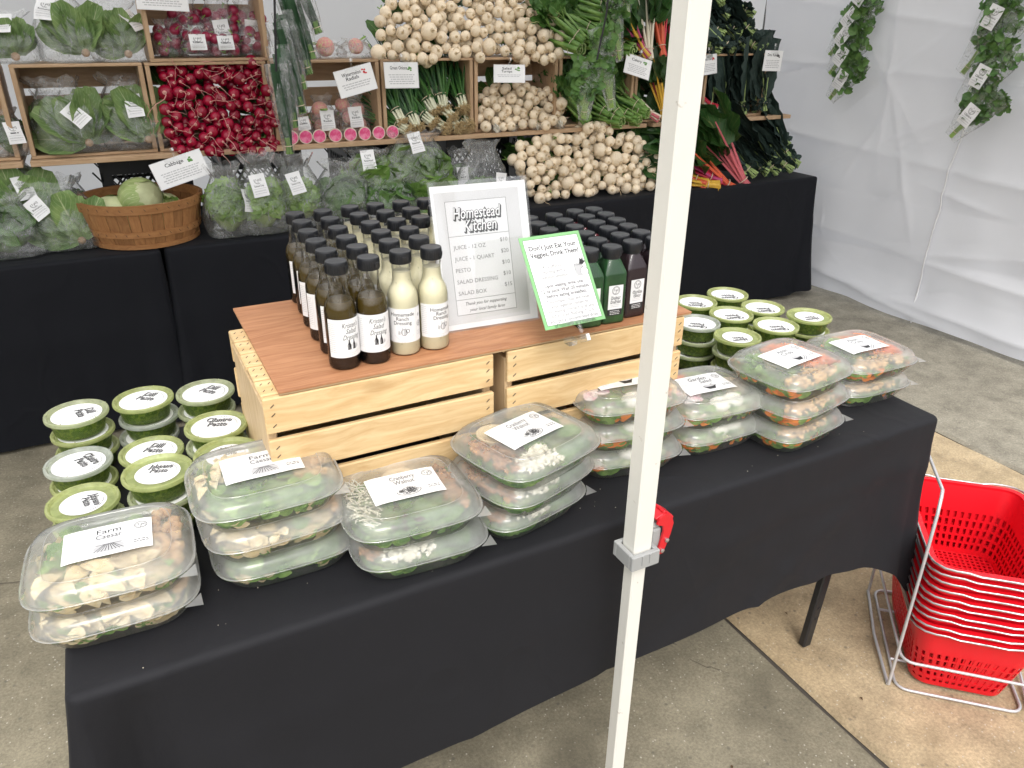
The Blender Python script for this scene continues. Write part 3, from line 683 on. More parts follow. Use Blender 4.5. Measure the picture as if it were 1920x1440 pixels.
for ci, col in enumerate(XD):
    kd = 'dark' if ci < 2 else 'ranch'
    for ri, x in enumerate(col):
        if x is None: continue
        loc = (x, YR[ri] - (.011 if ci < 2 else 0) + .0, T + HC + .0005)
        rz = rr.uniform(-.25, .25) + (.28 if kd == 'dark' else .12)
        if (ci, ri) == (0, 0): rz = .30
        if (ci, ri) == (1, 0): rz = .05
        if (ci, ri) == (2, 0): rz = -.42
        if (ci, ri) == (3, 0): rz = .22
        if ci == 5: lb = 'creamy ranch bottle half hidden behind the price sign, %s from the back' % ('second' if ri == 4 else 'first')
        elif kd == 'dark': lb = 'dark oil and vinegar dressing bottle, %s in the %s column' % (ORD[ri], 'leftmost' if ci == 0 else 'second')
        else: lb = 'creamy ranch dressing bottle, %s in the column %s' % (ORD[ri], ['next to the dark bottles', 'in the middle of the ranch bottles', 'nearest the price sign'][ci - 2])
        grp = 'dark salad dressing bottles' if kd == 'dark' else 'ranch dressing bottles'
        if kd not in used: o = protos[kd]; used.add(kd); o.location = loc; o.rotation_euler = (0, 0, rz); o['label'] = lb; o['group'] = grp
        else: dup(protos[kd], loc, (0, 0, rz), lb, grp)
# ---------------------------------------------------------------- juice bottles: square bodies
def make_juice(liq, l1, l2):
    t = thing('juice_bottle', '', 'bottle'); S = sqr(7)
    W = .0262
    prof = [(W * .93, 0), (W, .003), (W, .098), (W * .97, .102), (W * .66, .124), (W * .62, .128), (W * .62, .136)]
    mb = MB()
    vs = []; n = 28; fs = []
    for j, (r, z) in enumerate(prof):
        e = 7 if z < .1035 else (3.2 if z < .1245 else 2.0)
        f = sqr(e)
        for k in range(n): q = f(2 * PI * (k + .5) / n); vs.append((r * q[0], r * q[1], z))
    for j in range(len(prof) - 1):
        for k in range(n): k2 = (k + 1) % n; fs.append((j * n + k, j * n + k2, (j + 1) * n + k2, (j + 1) * n + k))
    fs.append(tuple(range(n))[::-1]); mb.add(vs, fs); mb.obj('bottle_body', BOTTLEPL, t, 25)
    m2 = MB(); nj = 6; v2 = [(x * .975, y * .975, z + .0006) for x, y, z in vs[:nj * n]]
    m2.add(v2, [f for f in fs if len(f) == 4 and max(f) < nj * n] + [tuple(range(n))[::-1], tuple((nj - 1) * n + k for k in range(n))]); m2.obj('juice', liq, t, 25)
    mb = MB(); grid(mb, 1, 1, lambda u, v: (-.0158 + .0316 * u, -W - .0005, .030 + .049 * v)); lo = mb.obj('label', PAPER, t, 0)
    k = Ink(); k.rect(-.0158, .0, .0158, .0125, 0); k.logo(0, .0505, .0085); k.slab(l1, 0, .0335, .0085, sx=.9); k.slab(l2, 0, .0255, .0085, sx=.9)
    for i in range(2): k.words(-.010, .010, .0175 + i * .0035, .0009, i)
    z0_ = len(k.v)
    for i in range(3): k.words(-.011, .011, .0085 - i * .0032, .0011, i + 3, 2)
    k.v[z0_:] = [(x, y, .0003) for x, y, z in k.v[z0_:]]
    for i in range(len(k.v)): x, y, z = k.v[i]; k.v[i] = (x, -W - .0007 - z - (.0003 if False else 0), .018 + y)
    # words on the black band stand a touch proud of it
    k.obj('lettering', INKS, lo, 0)
    mb = MB(); lathe(mb, [(W * .67, .1275), (W * .67, .1315), (.0175, .132), (.0195, .1325), (.0197, .1335), (.0197, .1475), (.0188, .1500), (.0168, .1508), (.0160, .1500), (.002, .1500)], 26)
    for q in range(26):
        a = 2 * PI * q / 26; box(mb, (0, 0, 0), (.0008, .0014, .012), M=TR(.0196 * math.cos(a), .0196 * math.sin(a), .1405, rz=a))
    mb.obj('cap', BLACKCAP, t, 35); return t
JG = mat('green_juice', (.012, .060, .016), .3, .25, 30, col2=(.018, .09, .02), c2s=25); JP = mat('dark_beet_juice', (.022, .008, .012), .28, .2, 30); JR = mat('red_beet_juice', (.16, .008, .018), .28, .2, 30)
jp = {'g': make_juice(JG, 'Detox', 'Delight'), 'p': make_juice(JP, 'Garden', 'Glow'), 'r': make_juice(JR, 'Garden', 'Glow')}; used = set()
JX = {1: [.603, .603, .606, .610, .614, .622], 2: [.655, .658, .664, .672, .680, .684], 3: [.712, .720, .728, .734, .743, .746], 4: [.768, .772, .778, .786, .794, .796]}
JY = [.040, .094, .148, .202, .256, .308]
kinds = {1: 'gggggg', 2: 'gggggg', 3: 'ppprrr', 4: 'pppppp'}
cn = {1: 'green juice bottle, %s in the column behind the green card', 2: 'green juice bottle, %s in the column beside the dark juice', 3: 'beet juice bottle, %s in the column beside the green juice', 4: 'beet juice bottle, %s in the column at the end of the crate'}
for ci in (1, 2, 3, 4):
    for ri in range(6):
        kd = kinds[ci][ri]; loc = (JX[ci][ri], JY[ri] + (.012 if ci > 2 else 0), T + HC + .0005); rz = rr.uniform(-.08, .08) - .02
        lb = cn[ci] % ORD[ri]; lb = ('dark ' if kd == 'p' else 'red ' if kd == 'r' else '') + lb
        if kd not in used: o = jp[kd]; used.add(kd); o.location = loc; o.rotation_euler = (0, 0, rz); o['label'] = lb; o['group'] = 'juice bottles behind the green card'
        else: dup(jp[kd], loc, (0, 0, rz), lb, 'juice bottles behind the green card')
# ---------------------------------------------------------------- the price sign and the green card
sg = thing('price_sign', 'large grey and white price list in a clear leaning holder behind the ranch bottles', 'sign', (.3392, .1123, T + HC + .001), (rad(-16), 0, rad(-3)))
W, H = .194, .268
INNER = mat('pale_printed_panel', (.70, .70, .71), .5, .02)
PGREYL = mat('pale_label_panel', (.66, .665, .67), .55, .02)
mb = MB(); box(mb, (W / 2 + .0, .0035, H / 2 + .004), (W + .006, .0016, H + .012), b=.0005); box(mb, (W / 2, -.0022, H / 2 + .004), (W + .006, .0016, H + .012), b=.0005)
mb.obj('holder', ACRYL, sg, 30)
mb = MB(); mb.add([(0, .0006, -.0), (W, .0006, 0), (W, .07, -.02), (0, .07, -.02)], [(0, 1, 2, 3)]); mb.obj('stand_flap', ACRYL, sg, 0)
mb = MB(); grid(mb, 1, 1, lambda u, v: (W * u, .0014, .002 + H * v)); mb.obj('white_sheet', PAPER, sg, 0)
mb = MB(); grid(mb, 1, 1, lambda u, v: (.006 + (W - .022) * u, .0010, .012 + (H - .022) * v)); pr = mb.obj('printed_sheet', PGREY, sg, 0)
k = Ink(); a0, a1, b0, b1 = .026, .150, .028, .241
k.rect(a0, b0, a1, b1, 6); cx = (a0 + a1) / 2
q0 = len(k.v)
for z in (.176, .057): k.rect(a0, z, a1, z + .0006, 0)
k.frame(a0, b0, a1, b1, .0006, 0); k.v[q0:] = [(x, y, .0003) for x, y, z in k.v[q0:]]
q = Ink(); q.slab('Homestead', cx, .208, .030, fit=.098); q.slab('Kitchen', cx + .004, .184, .030, fit=.068)
for i, (n_, p_) in enumerate((('JUICE - 12 OZ', '$10'), ('JUICE - 1 QUART', '$20'), ('PESTO', '$10'), ('SALAD DRESSING', '$10'), ('SALAD BOX', '$15'))):
    z = .156 - i * .0215; q.text(n_, a0 + .007, z - .004, .0108, 'l', 7); q.text(p_, a1 - .005, z + .003, .0108, 'r', 7)
q.script('Thank you for supporting', cx, .046, .0085, fit=.086); q.script('your local family farm', cx, .034, .0085, fit=.074); q.v = [(x, y, z + .0004) for x, y, z in q.v]; k.join(q)
k.v = [(x, .0007 - z, y) for x, y, z in k.v]; 
k.obj('lettering', INKS + [PGREYL, INNER, GREY], pr, 0)
gc = thing('juice_card', 'green bordered juice advice card held in a clear clip on the crate edge', 'sign', (.455, -.06, T + .3575), (rad(-37), rad(-.5), rad(0)))
W, H = .126, .174
mb = MB(); box(mb, (W / 2, 0, H / 2), (W, .0012, H)); cd = mb.obj('card', mat('bright_green_card', (.22, .47, .20), .5, .03), gc, 0)
k = Ink(); k.rect(.0065, .0065, W - .0065, H - .0065, 2); k.frame(.006, .006, W - .006, H - .006, .0008, 0); k2 = Ink(); cx = W / 2
k2.text("Don't Just Eat Your", cx, H - .027, .0125, bold=.02, fit=.098); k2.text('Veggies, Drink Them!', cx, H - .0405, .0125, bold=.02, fit=.101)
k2.rect(.022, H - .047, W - .022, H - .0464, 1)
for i, w in enumerate(('Kick off your', 'morning with a', 'hydration sensation!')): k2.script(w, .050, H - .0635 - i * .0095, .0095, fit=(.040, .046, .058)[i])
for i, w in enumerate(('Upon waking, drink one', '12 oz juice. Wait 20 minutes', 'before eating breakfast.')): k2.text(w, cx, H - .099 - i * .0095, .0095, bold=.015, fit=(.080, .099, .084)[i])
for i, w in enumerate(('This simple ritual will reset', 'your digestive system by', 'increasing stomach acid and', "aid in toxin flushing. You'll", 'also get a concentrated dose', 'of nutrients and minerals.')): k2.text(w, cx, H - .1285 - i * .0089, .0092, fit=(.090, .078, .094, .088, .100, .086)[i])
k2.poly([(.096, H - .086), (.110, H - .086), (.112, H - .064), (.094, H - .064)], 1); k2.ring(.103, H - .064, .009, .002, .0007, 16, 0); k2.ring(.1125, H - .079, .0085, .0085, .0008, 20, 0); k2.disc(.1125, H - .079, .0075, mat=2, z=.0002)
k2.poly([(.106, H - .064), (.110, H - .052), (.113, H - .056), (.117, H - .050), (.116, H - .058), (.120, H - .060), (.112, H - .066)], 0); k2.frame(.094, H - .086, .112, H - .064, .0007, 0)
k.v = [(x, -.0008, y) for x, y, z in k.v]; k2.v = [(x, -.0011 - z, y) for x, y, z in k2.v]; k.join(k2).obj('lettering', INKS, cd, 0)
def clip(parent, w=.05, white=True):
    mb = MB(); box(mb, (0, .004, .006), (w, .0015, .016), b=.0005); box(mb, (0, -.004, .006), (w, .0015, .016), b=.0005)
    for s in (-1, 1): box(mb, (s * w * .32, -.006, -.001), (.008, .006, .006), b=.001)
    tube(mb, [(0, 0, 0), (.001, .001, -.012), (.003, .001, -.020)], .004, 8); box(mb, (.003, .001, -.030), (.016, .010, .014), b=.001)
    o = mb.obj('clip', ACRYL, parent, 30)
    if white: mb = MB(); tube(mb, [(.007, -.006, -.026), (.007, -.006, -.038)], .0035, 10); mb.obj('clip_knob', PAPER, o, 40)
    return o
c_ = clip(gc, .056); c_.location = (W / 2 + .006, 0, .004)
mb = MB(); box(mb, (0, .028, 0), (.014, .062, .004), M=TR(W / 2 + .008, .002, -.026, rx=rad(12)), b=.001); box(mb, (0, 0, 0), (.018, .020, .012), M=TR(W / 2 + .008, .050, -.018, rx=rad(37)), b=.001); mb.obj('clip_arm', ACRYL, gc, 30)
# ---------------------------------------------------------------- pesto tubs
TUBC = clear('green_tinted_tub', .16, .4, 40, .4, .2, tint=(.86, .95, .70), hcol=(.55, .62, .25)); 
PESTO = mat('chunky_pesto', (.055, .115, .010), .45, .35, 140, bump=.6, bs=220, bd=.003, col2=(.17, .23, .03), c2s=120)
def tubmat(name, col, hz):
    return clear(name, hz, .25, 40, .35, .25, tint=(.9, .95, .75), hcol=col, trl=.4)
LIDG = tubmat('olive_green_tub_lid', (.66, .70, .33), .56); LIDP = tubmat('pale_green_tub_lid', (.74, .77, .54), .50); LIDC = tubmat('clear_tub_lid', (.74, .76, .75), .52)
def make_tub(lidm, word, small=False):
    t = thing('pesto_tub', '', 'tub')
    mb = MB(); lathe(mb, [(.041, 0), (.0455, .0015), (.0465, .004), (.0525, .036)], 36, cap1=False); mb.obj('tub', TUBC, t, 40)
    mb = MB(); lathe(mb, [(.040, .0012), (.0448, .003), (.0505, .0325), (.0490, .0335), (.02, .034 + .0005)], 30); mb.obj('pesto', PESTO, t, 60)
    mb = MB(); lathe(mb, [(.0548, .0335), (.0585, .034), (.0592, .0355), (.0592, .0395), (.0582, .0418), (.0560, .0424), (.0540, .0418), (.0520, .0382), (.0510, .0365), (.006, .0365)], 40)
    lo = mb.obj('lid', lidm, t, 35)
    for i in range(5):
        a = .5 + i * 1.25; m2 = MB(); box(m2, (.0548, 0, .0412), (.009, .0013, .0012), M=Matrix.Rotation(a, 4, 'Z')); 
        if i == 0: tick = m2
        else: tick.join(m2)
    tick.obj('lid_tabs', lidm, lo, 0)
    rl = .0375 if small else .0465
    mb = MB(); lathe(mb, [(rl, .0370), (.001, .0371)], 34, cap0=False); lb = mb.obj('label', PAPER, t, 0)
    k = Ink(); s = rl / .043
    for w_, y_, f_ in ((word, .0175, {'Dill': .024, 'Cilantro': .044, 'Jalapeno': .046}[word]), ('Pesto', .001, .034)):
        for i in (3, 2, 1): k.text(w_, .0006 * i * s, (y_ - .0007 * i) * s, .021 * s, fit=f_ * s, bold=.012, shear=.2, z=.00003 * (4 - i))
        k.text(w_, 0, y_ * s, .021 * s, fit=f_ * s, bold=.012, shear=.2, z=.0002); k.text(w_, 0, y_ * s, .021 * s, fit=f_ * s, bold=-.022, shear=.2, z=.0003, mat=2)
    for i in range(3): k.words(-.030 * s, .030 * s, (-.010 - i * .0042) * s, .0011, i, 1, 'c', .95 - .1 * i)
    for i in range(3): k.words(-.018 * s, .018 * s, (-.026 - i * .0042) * s, .0012, i + 5, 1, 'c', .9 - .15 * i)
    for a in range(11): t_ = .2 + a * .13; k.rect(.036 * s * math.cos(t_) - .0012, .036 * s * math.sin(t_) - .0008, .036 * s * math.cos(t_) + .0012, .036 * s * math.sin(t_) + .0008, 0)
    k.ring(-.022 * s, .024 * s, .004, .003, .0006, 12, 1)
    k.v = [(x, y, .0373 + z) for x, y, z in k.v]; k.obj('lettering', INKS, lb, 0); return t
TW = [make_tub(LIDG, 'Dill'), make_tub(LIDP, 'Dill'), make_tub(LIDG, 'Cilantro'), make_tub(LIDC, 'Cilantro'), make_tub(LIDG, 'Jalapeno', True), make_tub(LIDP, 'Cilantro')]
TUSED = set()
def tubs(x, y, kinds, rz, where):
    n = len(kinds)
    for i, kd in enumerate(kinds):
        lev = n - 1 - i     # kinds listed from the top down
        nm = ['top', 'second from top', 'third from top', 'fourth from top'][i]
        nm = 'bottom' if i == n - 1 and i > 0 else nm
        w = ('dill', 'dill', 'cilantro', 'cilantro', 'jalapeno', 'cilantro')[kd]
        lb = '%s pesto tub on top, %s' % (w, where) if i == 0 else 'green pesto tub, %s, %s' % (nm, where)
        loc = (x + (rr.uniform(-.005, .005) if i else 0), y + (rr.uniform(-.004, .004) if i else 0), T + .0055 + lev * .0412); r = (0, 0, rz + (rr.uniform(-2, 2) if i else 0))
        if kd not in TUSED: o = TW[kd]; TUSED.add(kd); o.location = loc; o.rotation_euler = r; o['label'] = lb; o['group'] = 'pesto tubs on the near table'
        else: dup(TW[kd], loc, r, lb, 'pesto tubs on the near table')
tubs(-.323, .465, [1, 2, 0], -1.35, 'at the back left corner of the table')
tubs(-.199, .473, [0, 3, 3], -0.6, 'in the back row, second from the left')
tubs(-.079, .452, [1, 5, 3], -0.8, 'in the back row beside the pine crate')
tubs(-.329, .332, [3, 0], -1.15, 'on the table edge with the clear lid on top')
tubs(-.203, .316, [0, 1], -0.5, 'behind the small round jalapeno label')
tubs(-.081, .289, [2, 5, 3], -0.35, 'beside the crate, just behind the nearest one')
tubs(-.323, .186, [4, 0], -1.4, 'directly behind the front left salad boxes')
tubs(-.198, .160, [4, 1, 0], -0.35, 'in the middle of the left tubs')
tubs(-.079, .168, [4, 0, 2], -0.3, 'behind the tall three box salad stack')
tubs(1.367, .448, [2, 0, 0], 2.75, 'at the far back right corner of the table')
tubs(1.240, .436, [2, 5, 0], 2.6, 'right back row by the far cloth')
tubs(1.115, .425, [0, 5, 3], 2.7, 'directly behind the right end of the crate')
tubs(1.262, .316, [2, 0, 5], 2.9, 'in the centre of the right tubs')
tubs(1.379, .318, [2, 0, 0], 2.8, 'second from the right end in the right tubs')
tubs(1.445, .212, [4, 0, 0], 2.95, 'at the right end of the table')
tubs(1.311, .200, [2, 0, 5], 2.85, 'just behind the tall right salad stack')
tubs(1.137, .306, [3, 5, 5], 2.5, 'touching the right side of the crate')
tubs(1.165, .186, [4, 5, 0], 2.9, 'behind the left edge of the asian salads')
# ---------------------------------------------------------------- leaves and other produce shapes
def leaf(mb, M, L_, W, cup=.3, bend=.6, ruf=.0, k=2, nv=6, seed=0, mat=0, prof=None, wave=3.0, base=.12):
    """one leaf along local +Y, face up +Z; u across, v along"""
    nu = 2 * k; prof = prof or (lambda v: base + (1 - base) * math.sin(PI * min(1, v * .98 + .02) ** .8) ** .7)
    def fn(u, v):
        s = 2 * u - 1; w = W * .5 * prof(v)
        a = bend * v; z = -L_ * v * (1 - math.cos(a)) / a if abs(a) > 1e-3 else 0
        y = L_ * v * (math.sin(a) / a if abs(a) > 1e-3 else 1)
        e = abs(s) ** 1.5
        z += cup * abs(s) ** 1.6 * w + ruf * L_ * e * math.sin(v * wave * 2 * PI + seed * 1.7 + (2 if s > 0 else 0)) + ruf * .7 * L_ * nz(s * 2 + seed, v * 5, seed)
        return (s * w * (1 - .25 * abs(cup) * s * s), y + ruf * .4 * L_ * e * nz(s * 3, v * 6, seed + 9), z)
    grid(mb, nu, nv, fn, mat, M)
def rdir(r, zmin=-1, zmax=1):
    z = r.uniform(zmin, zmax); a = r.uniform(0, 2 * PI); q = math.sqrt(max(0, 1 - z * z)); return Vector((q * math.cos(a), q * math.sin(a), z))
LEAFG = leafmat('romaine_leaf', (.14, .25, .08), (.29, .41, .15), (.56, .62, .36), .07, bump=.6, bs=40)
LEAFY = leafmat('curly_lettuce_leaf', (.18, .36, .04), (.32, .50, .09), (.36, .46, .16), .06, bump=.5, bs=50, trl=.3)
LEAFB = leafmat('butter_lettuce_leaf', (.13, .26, .05), (.24, .39, .09), (.38, .46, .22), .06, bump=.5, bs=36, trl=.3)
LEAFS = leafmat('spinach_leaf', (.08, .17, .045), (.15, .27, .08), (.16, .26, .09), .04, bump=.35, bs=30)
KALE = leafmat('dinosaur_kale_leaf', (.017, .034, .029), (.036, .060, .051), (.13, .19, .12), .045, rough=.6, bump=1.0, bs=110, veins=.12, trl=.08, spec=.3)
CHARDL = leafmat('chard_leaf', (.018, .060, .014), (.040, .105, .024), (.20, .20, .07), .05, rough=.35, bump=.8, bs=45, veins=.25, trl=.15)
DARKGREEN = leafmat('turnip_top_leaf', (.03, .095, .016), (.07, .17, .03), (.28, .36, .16), .05, bump=.6, bs=40)
SALADG = leafmat('salad_leaf', (.11, .25, .035), (.34, .52, .13), (.34, .45, .2), .06, bump=.3, bs=60, rnd=.05, ns=45.)
SPIN = leafmat('salad_spinach', (.06, .17, .03), (.20, .36, .09), (.2, .33, .12), .05, bump=.3, bs=60, rnd=.05, ns=45.)
CHEESE = mat('shaved_cheese', (.72, .57, .31), .5, .08, 60, col2=(.76, .66, .44), c2s=50)
FETA = mat('white_cheese_crumble', (.78, .75, .62), .6, .06, 90)
CROUT = mat('golden_crouton', (.42, .23, .09), .8, .25, 90, bump=.6, bs=200, col2=(.55, .36, .17), c2s=70)
NUT = mat('walnut_pieces', (.30, .13, .05), .7, .4, 120, bump=.8, bs=260, col2=(.50, .27, .11), c2s=110)
CRAN = mat('dried_cranberry', (.05, .012, .018), .4, .3)
CARROT = mat('shredded_carrot', (.80, .24, .035), .5, .12, 50); PEPPER = mat('red_pepper_strips', (.66, .10, .03), .4, .1)
RADW = mat('radish_slice', (.80, .70, .70), .4, .03, col2=(.72, .35, .42), c2s=40); EGGW = mat('boiled_egg', (.82, .79, .70), .35, .03)
DRESS = mat('dressing_in_cup', (.68, .55, .34), .4, .05); PEEL = mat('radish_red', (.55, .03, .10), .4, .1); ONION = mat('crunchy_noodles', (.62, .40, .17), .6, .2, 60)
TRA, TRB = .119, .106; SQ4 = sqr(4.2)
def rr_shape(a): q = SQ4(a); return (q[0] * TRA, q[1] * TRB)
def lath_sq(prof, n=44, **kw):
    mb = MB(); lathe(mb, prof, n, sh=rr_shape, **kw); return mb
def inside(x, y, s): return (abs(x / (TRA * s)) ** 4 + abs(y / (TRB * s)) ** 4) < 1
def salad_contents(parent, kind, seed):
    r = random.Random(seed); Mmap = {}
    def mb_of(k): return Mmap.setdefault(k, MB())
    def top(x, y): q = max(abs(x / TRA), abs(y / TRB)); return .0425 - .012 * q ** 3 + .005 * nz(x * 18, y * 18, seed)
    def spot(cx, cy, rx, ry):
        for _ in range(50):
            a, q = r.uniform(0, 2 * PI), math.sqrt(r.random()); x, y = cx + rx * q * math.cos(a), cy + ry * q * math.sin(a)
            if inside(x, y, .82): return x, y
        return cx * .8, cy * .8
    def greens(cx, cy, rx, ry, n, m='greens', big=1.0):
        for i in range(n):
            x, y = spot(cx, cy, rx, ry); z = top(x, y) - r.uniform(-.004, .02)
            az = math.atan2(-x, y * 1.0) + PI + r.uniform(-1.3, 1.3) if max(abs(x / TRA), abs(y / TRB)) > .45 else r.uniform(0, 6.3)
            leaf(mb_of(m), TR(x, y, z, r.uniform(-.45, .35), r.uniform(-.6, .6), az), r.uniform(.026, .046) * big, r.uniform(.02, .036) * big, r.uniform(-.3, .6), r.uniform(-.3, .9), .06, 1, 4, i, 0)
    def bits(key, cx, cy, rx, ry, n, s0, s1, zup=.004, flat=1.0):
        for i in range(n):
            x, y = spot(cx, cy, rx, ry); s = r.uniform(s0, s1)
            ball(mb_of(key), s, (0, 0, 0), 6, 4, 0, (r.uniform(.6, 1.4), r.uniform(.6, 1.3), r.uniform(.5, 1) * flat), TR(x, y, top(x, y) + zup * r.random(), r.uniform(0, 3), r.uniform(0, 3), r.uniform(0, 3)), 1.1, i * 1.37)
    def cubes(key, cx, cy, rx, ry, n, s0, s1):
        for i in range(n):
            x, y = spot(cx, cy, rx, ry); s = r.uniform(s0, s1); box(mb_of(key), (0, 0, 0), (s, s * .9, s * .8), M=TR(x, y, top(x, y) + .004, r.uniform(0, 3), r.uniform(0, 3), r.uniform(0, 3)), b=s * .14)
    def shreds(key, cx, cy, rx, ry, n, l0, l1, w=.0016, dirn=None):
        for i in range(n):
            x, y = spot(cx, cy, rx, ry); l = r.uniform(l0, l1) / 2; a = (dirn if dirn is not None else 0) + r.uniform(-1.2, 1.2); z = top(x, y) + r.uniform(.003, .012); c_, s_ = math.cos(a) * l, math.sin(a) * l
            if not (inside(x - c_, y - s_, .9) and inside(x + c_, y + s_, .9)): continue
            tube(mb_of(key), [(x - c_, y - s_, z), (x, y, z + .003 * r.random()), (x + c_, y + s_, z - .002)], w, 4)
    def flakes(key, cx, cy, rx, ry, n, s0, s1):
        for i in range(n):
            x, y = spot(cx, cy, rx, ry); leaf(mb_of(key), TR(x, y, top(x, y) + r.uniform(0, .006), r.uniform(-.5, .5), r.uniform(-.5, .5), r.uniform(0, 6)), r.uniform(s0, s1), r.uniform(s0, s1) * .7, .4, r.uniform(.2, 1.5), .03, 1, 3, i, 0)
    def cup(cx, cy, m, rad_=.034):
        b = MB(); lathe(b, [(rad_ * .82, .006), (rad_, .040), (rad_ * 1.06, .041), (rad_ * 1.06, .0435), (rad_ * .96, .044), (rad_ * .9, .0425), (.002, .0425)], 26, M=TR(cx, cy, .006)); o = b.obj('dressing_cup', m, parent, 40)
        for q in (.78, .55): b = MB(); lathe(b, [(rad_ * q, .0432), (rad_ * (q - .05), .0440), (rad_ * (q - .1), .0432)], 24, M=TR(cx, cy, .006), cap0=False, cap1=False); b.obj('cup_lid_ring', ACRYL, o, 60)
    b = MB(); lathe(b, [(.60, .004), (.72, .018), (.78, .027), (.74, .031), (.62, .033), (.5, .0335), (.34, .034), (.18, .034), (.01, .034)], 46, sh=rr_shape)
    b.v = [(x, y, z + (.0075 * nz(x * 45, y * 45, seed) + .005 * nz(x * 110, y * 110, seed) if z > .02 else 0)) for x, y, z in b.v]
    b.obj('salad_bed', {'caesar': BEDC, 'garden': BEDP, 'asian': BEDG}.get(kind, BEDG), parent, 180)
    side = {'caesar': 'cheese', 'caesar_green': 'greens', 'cranberry': 'spinach', 'cranberry_nut': 'spinach'}.get(kind, 'greens')
    for i in range(110):     # leaves and bits pressed against the tray wall
        a = r.uniform(0, 2 * PI); z = r.uniform(.010, .031); q = SQ4(a); f = .70 + .15 * min(1, z / .03); x, y = q[0] * TRA * f, q[1] * TRB * f
        ky = 'carrots' if kind in ('garden', 'asian') and r.random() < .38 else side if r.random() < .7 else ('greens' if side != 'greens' else 'cheese' if 'caesar' in kind else 'greens'); s_ = r.uniform(.014, .030)
        nrm = Vector((q[0], q[1], -.25)); tv = Vector((-q[1], q[0], r.uniform(-.4, .4)))
        leaf(mb_of(ky), aim(Vector((x, y, z)) - tv.normalized() * s_ / 2, tv, r.uniform(-.35, .35), nrm), s_, s_ * .75, .3, .3, .04, 1, 4, i, 0)
    if kind == 'caesar':
        greens(-.055, .045, .07, .06, 75); greens(.0, .085, .10, .03, 22); greens(0, -.09, .11, .03, 12)
        flakes('cheese', -.025, -.05, .080, .045, 40, .026, .050); cup(.036, -.028, DRESS); cubes('croutons', .086, .02, .03, .075, 30, .013, .019)
    elif kind == 'caesar_green':
        greens(-.01, -.05, .10, .05, 120); greens(.0, .08, .09, .03, 20); flakes('cheese', -.06, .035, .05, .05, 30, .022, .042); cup(-.03, .045, DRESS, .032); cubes('croutons', .075, .01, .036, .05, 30, .013, .019)
    elif kind == 'cranberry':
        greens(.05, .0, .065, .09, 80, 'spinach', 1.2); greens(-.04, .08, .05, .02, 14, 'spinach'); bits('white_cheese', -.03, -.066, .045, .030, 80, .0035, .008, .008); bits('walnuts', -.082, .005, .03, .07, 110, .003, .0075); bits('cranberries', -.045, -.015, .03, .045, 34, .003, .006); cup(-.035, .045, DRESS, .032)
    elif kind == 'cranberry_nut':
        shreds('shaved_cheese', -.082, .0, .028, .075, 90, .012, .026, .0011); greens(.0, -.04, .08, .06, 80, 'spinach', 1.0); greens(.0, .08, .08, .02, 14, 'spinach'); bits('walnuts', .082, .005, .03, .07, 120, .003, .0075); bits('cranberries', -.02, -.07, .03, .02, 10, .004, .006); cup(.005, .048, DRESS, .032)
    elif kind == 'garden':
        greens(.0, .0, .105, .095, 110); shreds('carrots', -.058, .040, .055, .055, 260, .02, .045, .0018, .3)
        for i in range(9): lathe(mb_of('radish_slices'), [(.016, 0), (.0165, .001), (.016, .002)], 16, M=TR(-.06 + r.uniform(-.03, .03), -.01 + r.uniform(-.025, .02), .047 + .0012 * i, r.uniform(-.35, .35), r.uniform(-.35, .35)))
        for (x, y) in ((.0, -.058), (.038, -.052)): ball(mb_of('egg_half'), .022, (x, y, .040), 14, 9, 0, (1.25, .95, .75))
        cup(.075, .0, DRESS, .033); shreds('cucumber', .03, .06, .04, .025, 20, .02, .03, .004)
    else:
        greens(-.045, .025, .07, .07, 80); greens(.03, -.06, .06, .03, 22); greens(.03, .08, .07, .02, 14); shreds('carrots', .052, .02, .058, .07, 260, .02, .05, .0018); shreds('red_pepper', .075, .0, .035, .06, 30, .03, .05, .0028)
        bits('crunchy_noodles', -.02, -.07, .085, .028, 110, .003, .007, .008); bits('radish_bits', .05, -.015, .035, .03, 26, .005, .010, .006, .6); cup(-.02, .02, DRESS, .03) if seed % 2 else None
    mm = {'greens': SALADG, 'spinach': SPIN, 'cheese': CHEESE, 'white_cheese': FETA, 'shaved_cheese': FETA, 'croutons': CROUT, 'walnuts': NUT, 'cranberries': CRAN, 'carrots': CARROT, 'red_pepper': PEPPER, 'radish_slices': RADW, 'egg_half': EGGW, 'cucumber': LEAFY, 'crunchy_noodles': ONION, 'radish_bits': RADW}
    lim = [(.0, .58), (.003, .77), (.008, .81), (.030, .92), (.040, .93), (.048, .90), (.055, .82), (.060, .70)]
    for k_, b in Mmap.items():
        vs = []
        for x, y, z in b.v:     # everything stays inside the tray and under the lid
            z = min(max(z, .0032), .0565); rho = ((abs(x) / TRA) ** 4.2 + (abs(y) / TRB) ** 4.2) ** (1 / 4.2); f = lim[-1][1]
            for (z0, s0), (z1, s1) in zip(lim[:-1], lim[1:]):
                if z0 <= z <= z1: f = s0 + (s1 - s0) * (z - z0) / (z1 - z0); break
            q = min(1, f * .965 / rho) if rho > 1e-6 else 1; vs.append((x * q, y * q, z))
        b.v = vs
        o = b.obj(k_, mm[k_], parent, 60)
        if k_ not in ('egg_half',): stuff(o)
BEDG = mat('chopped_greens', (.09, .19, .035), .5, .4, 60, bump=.8, bs=90, col2=(.20, .26, .09), c2s=45, c2t=(.48, .60))
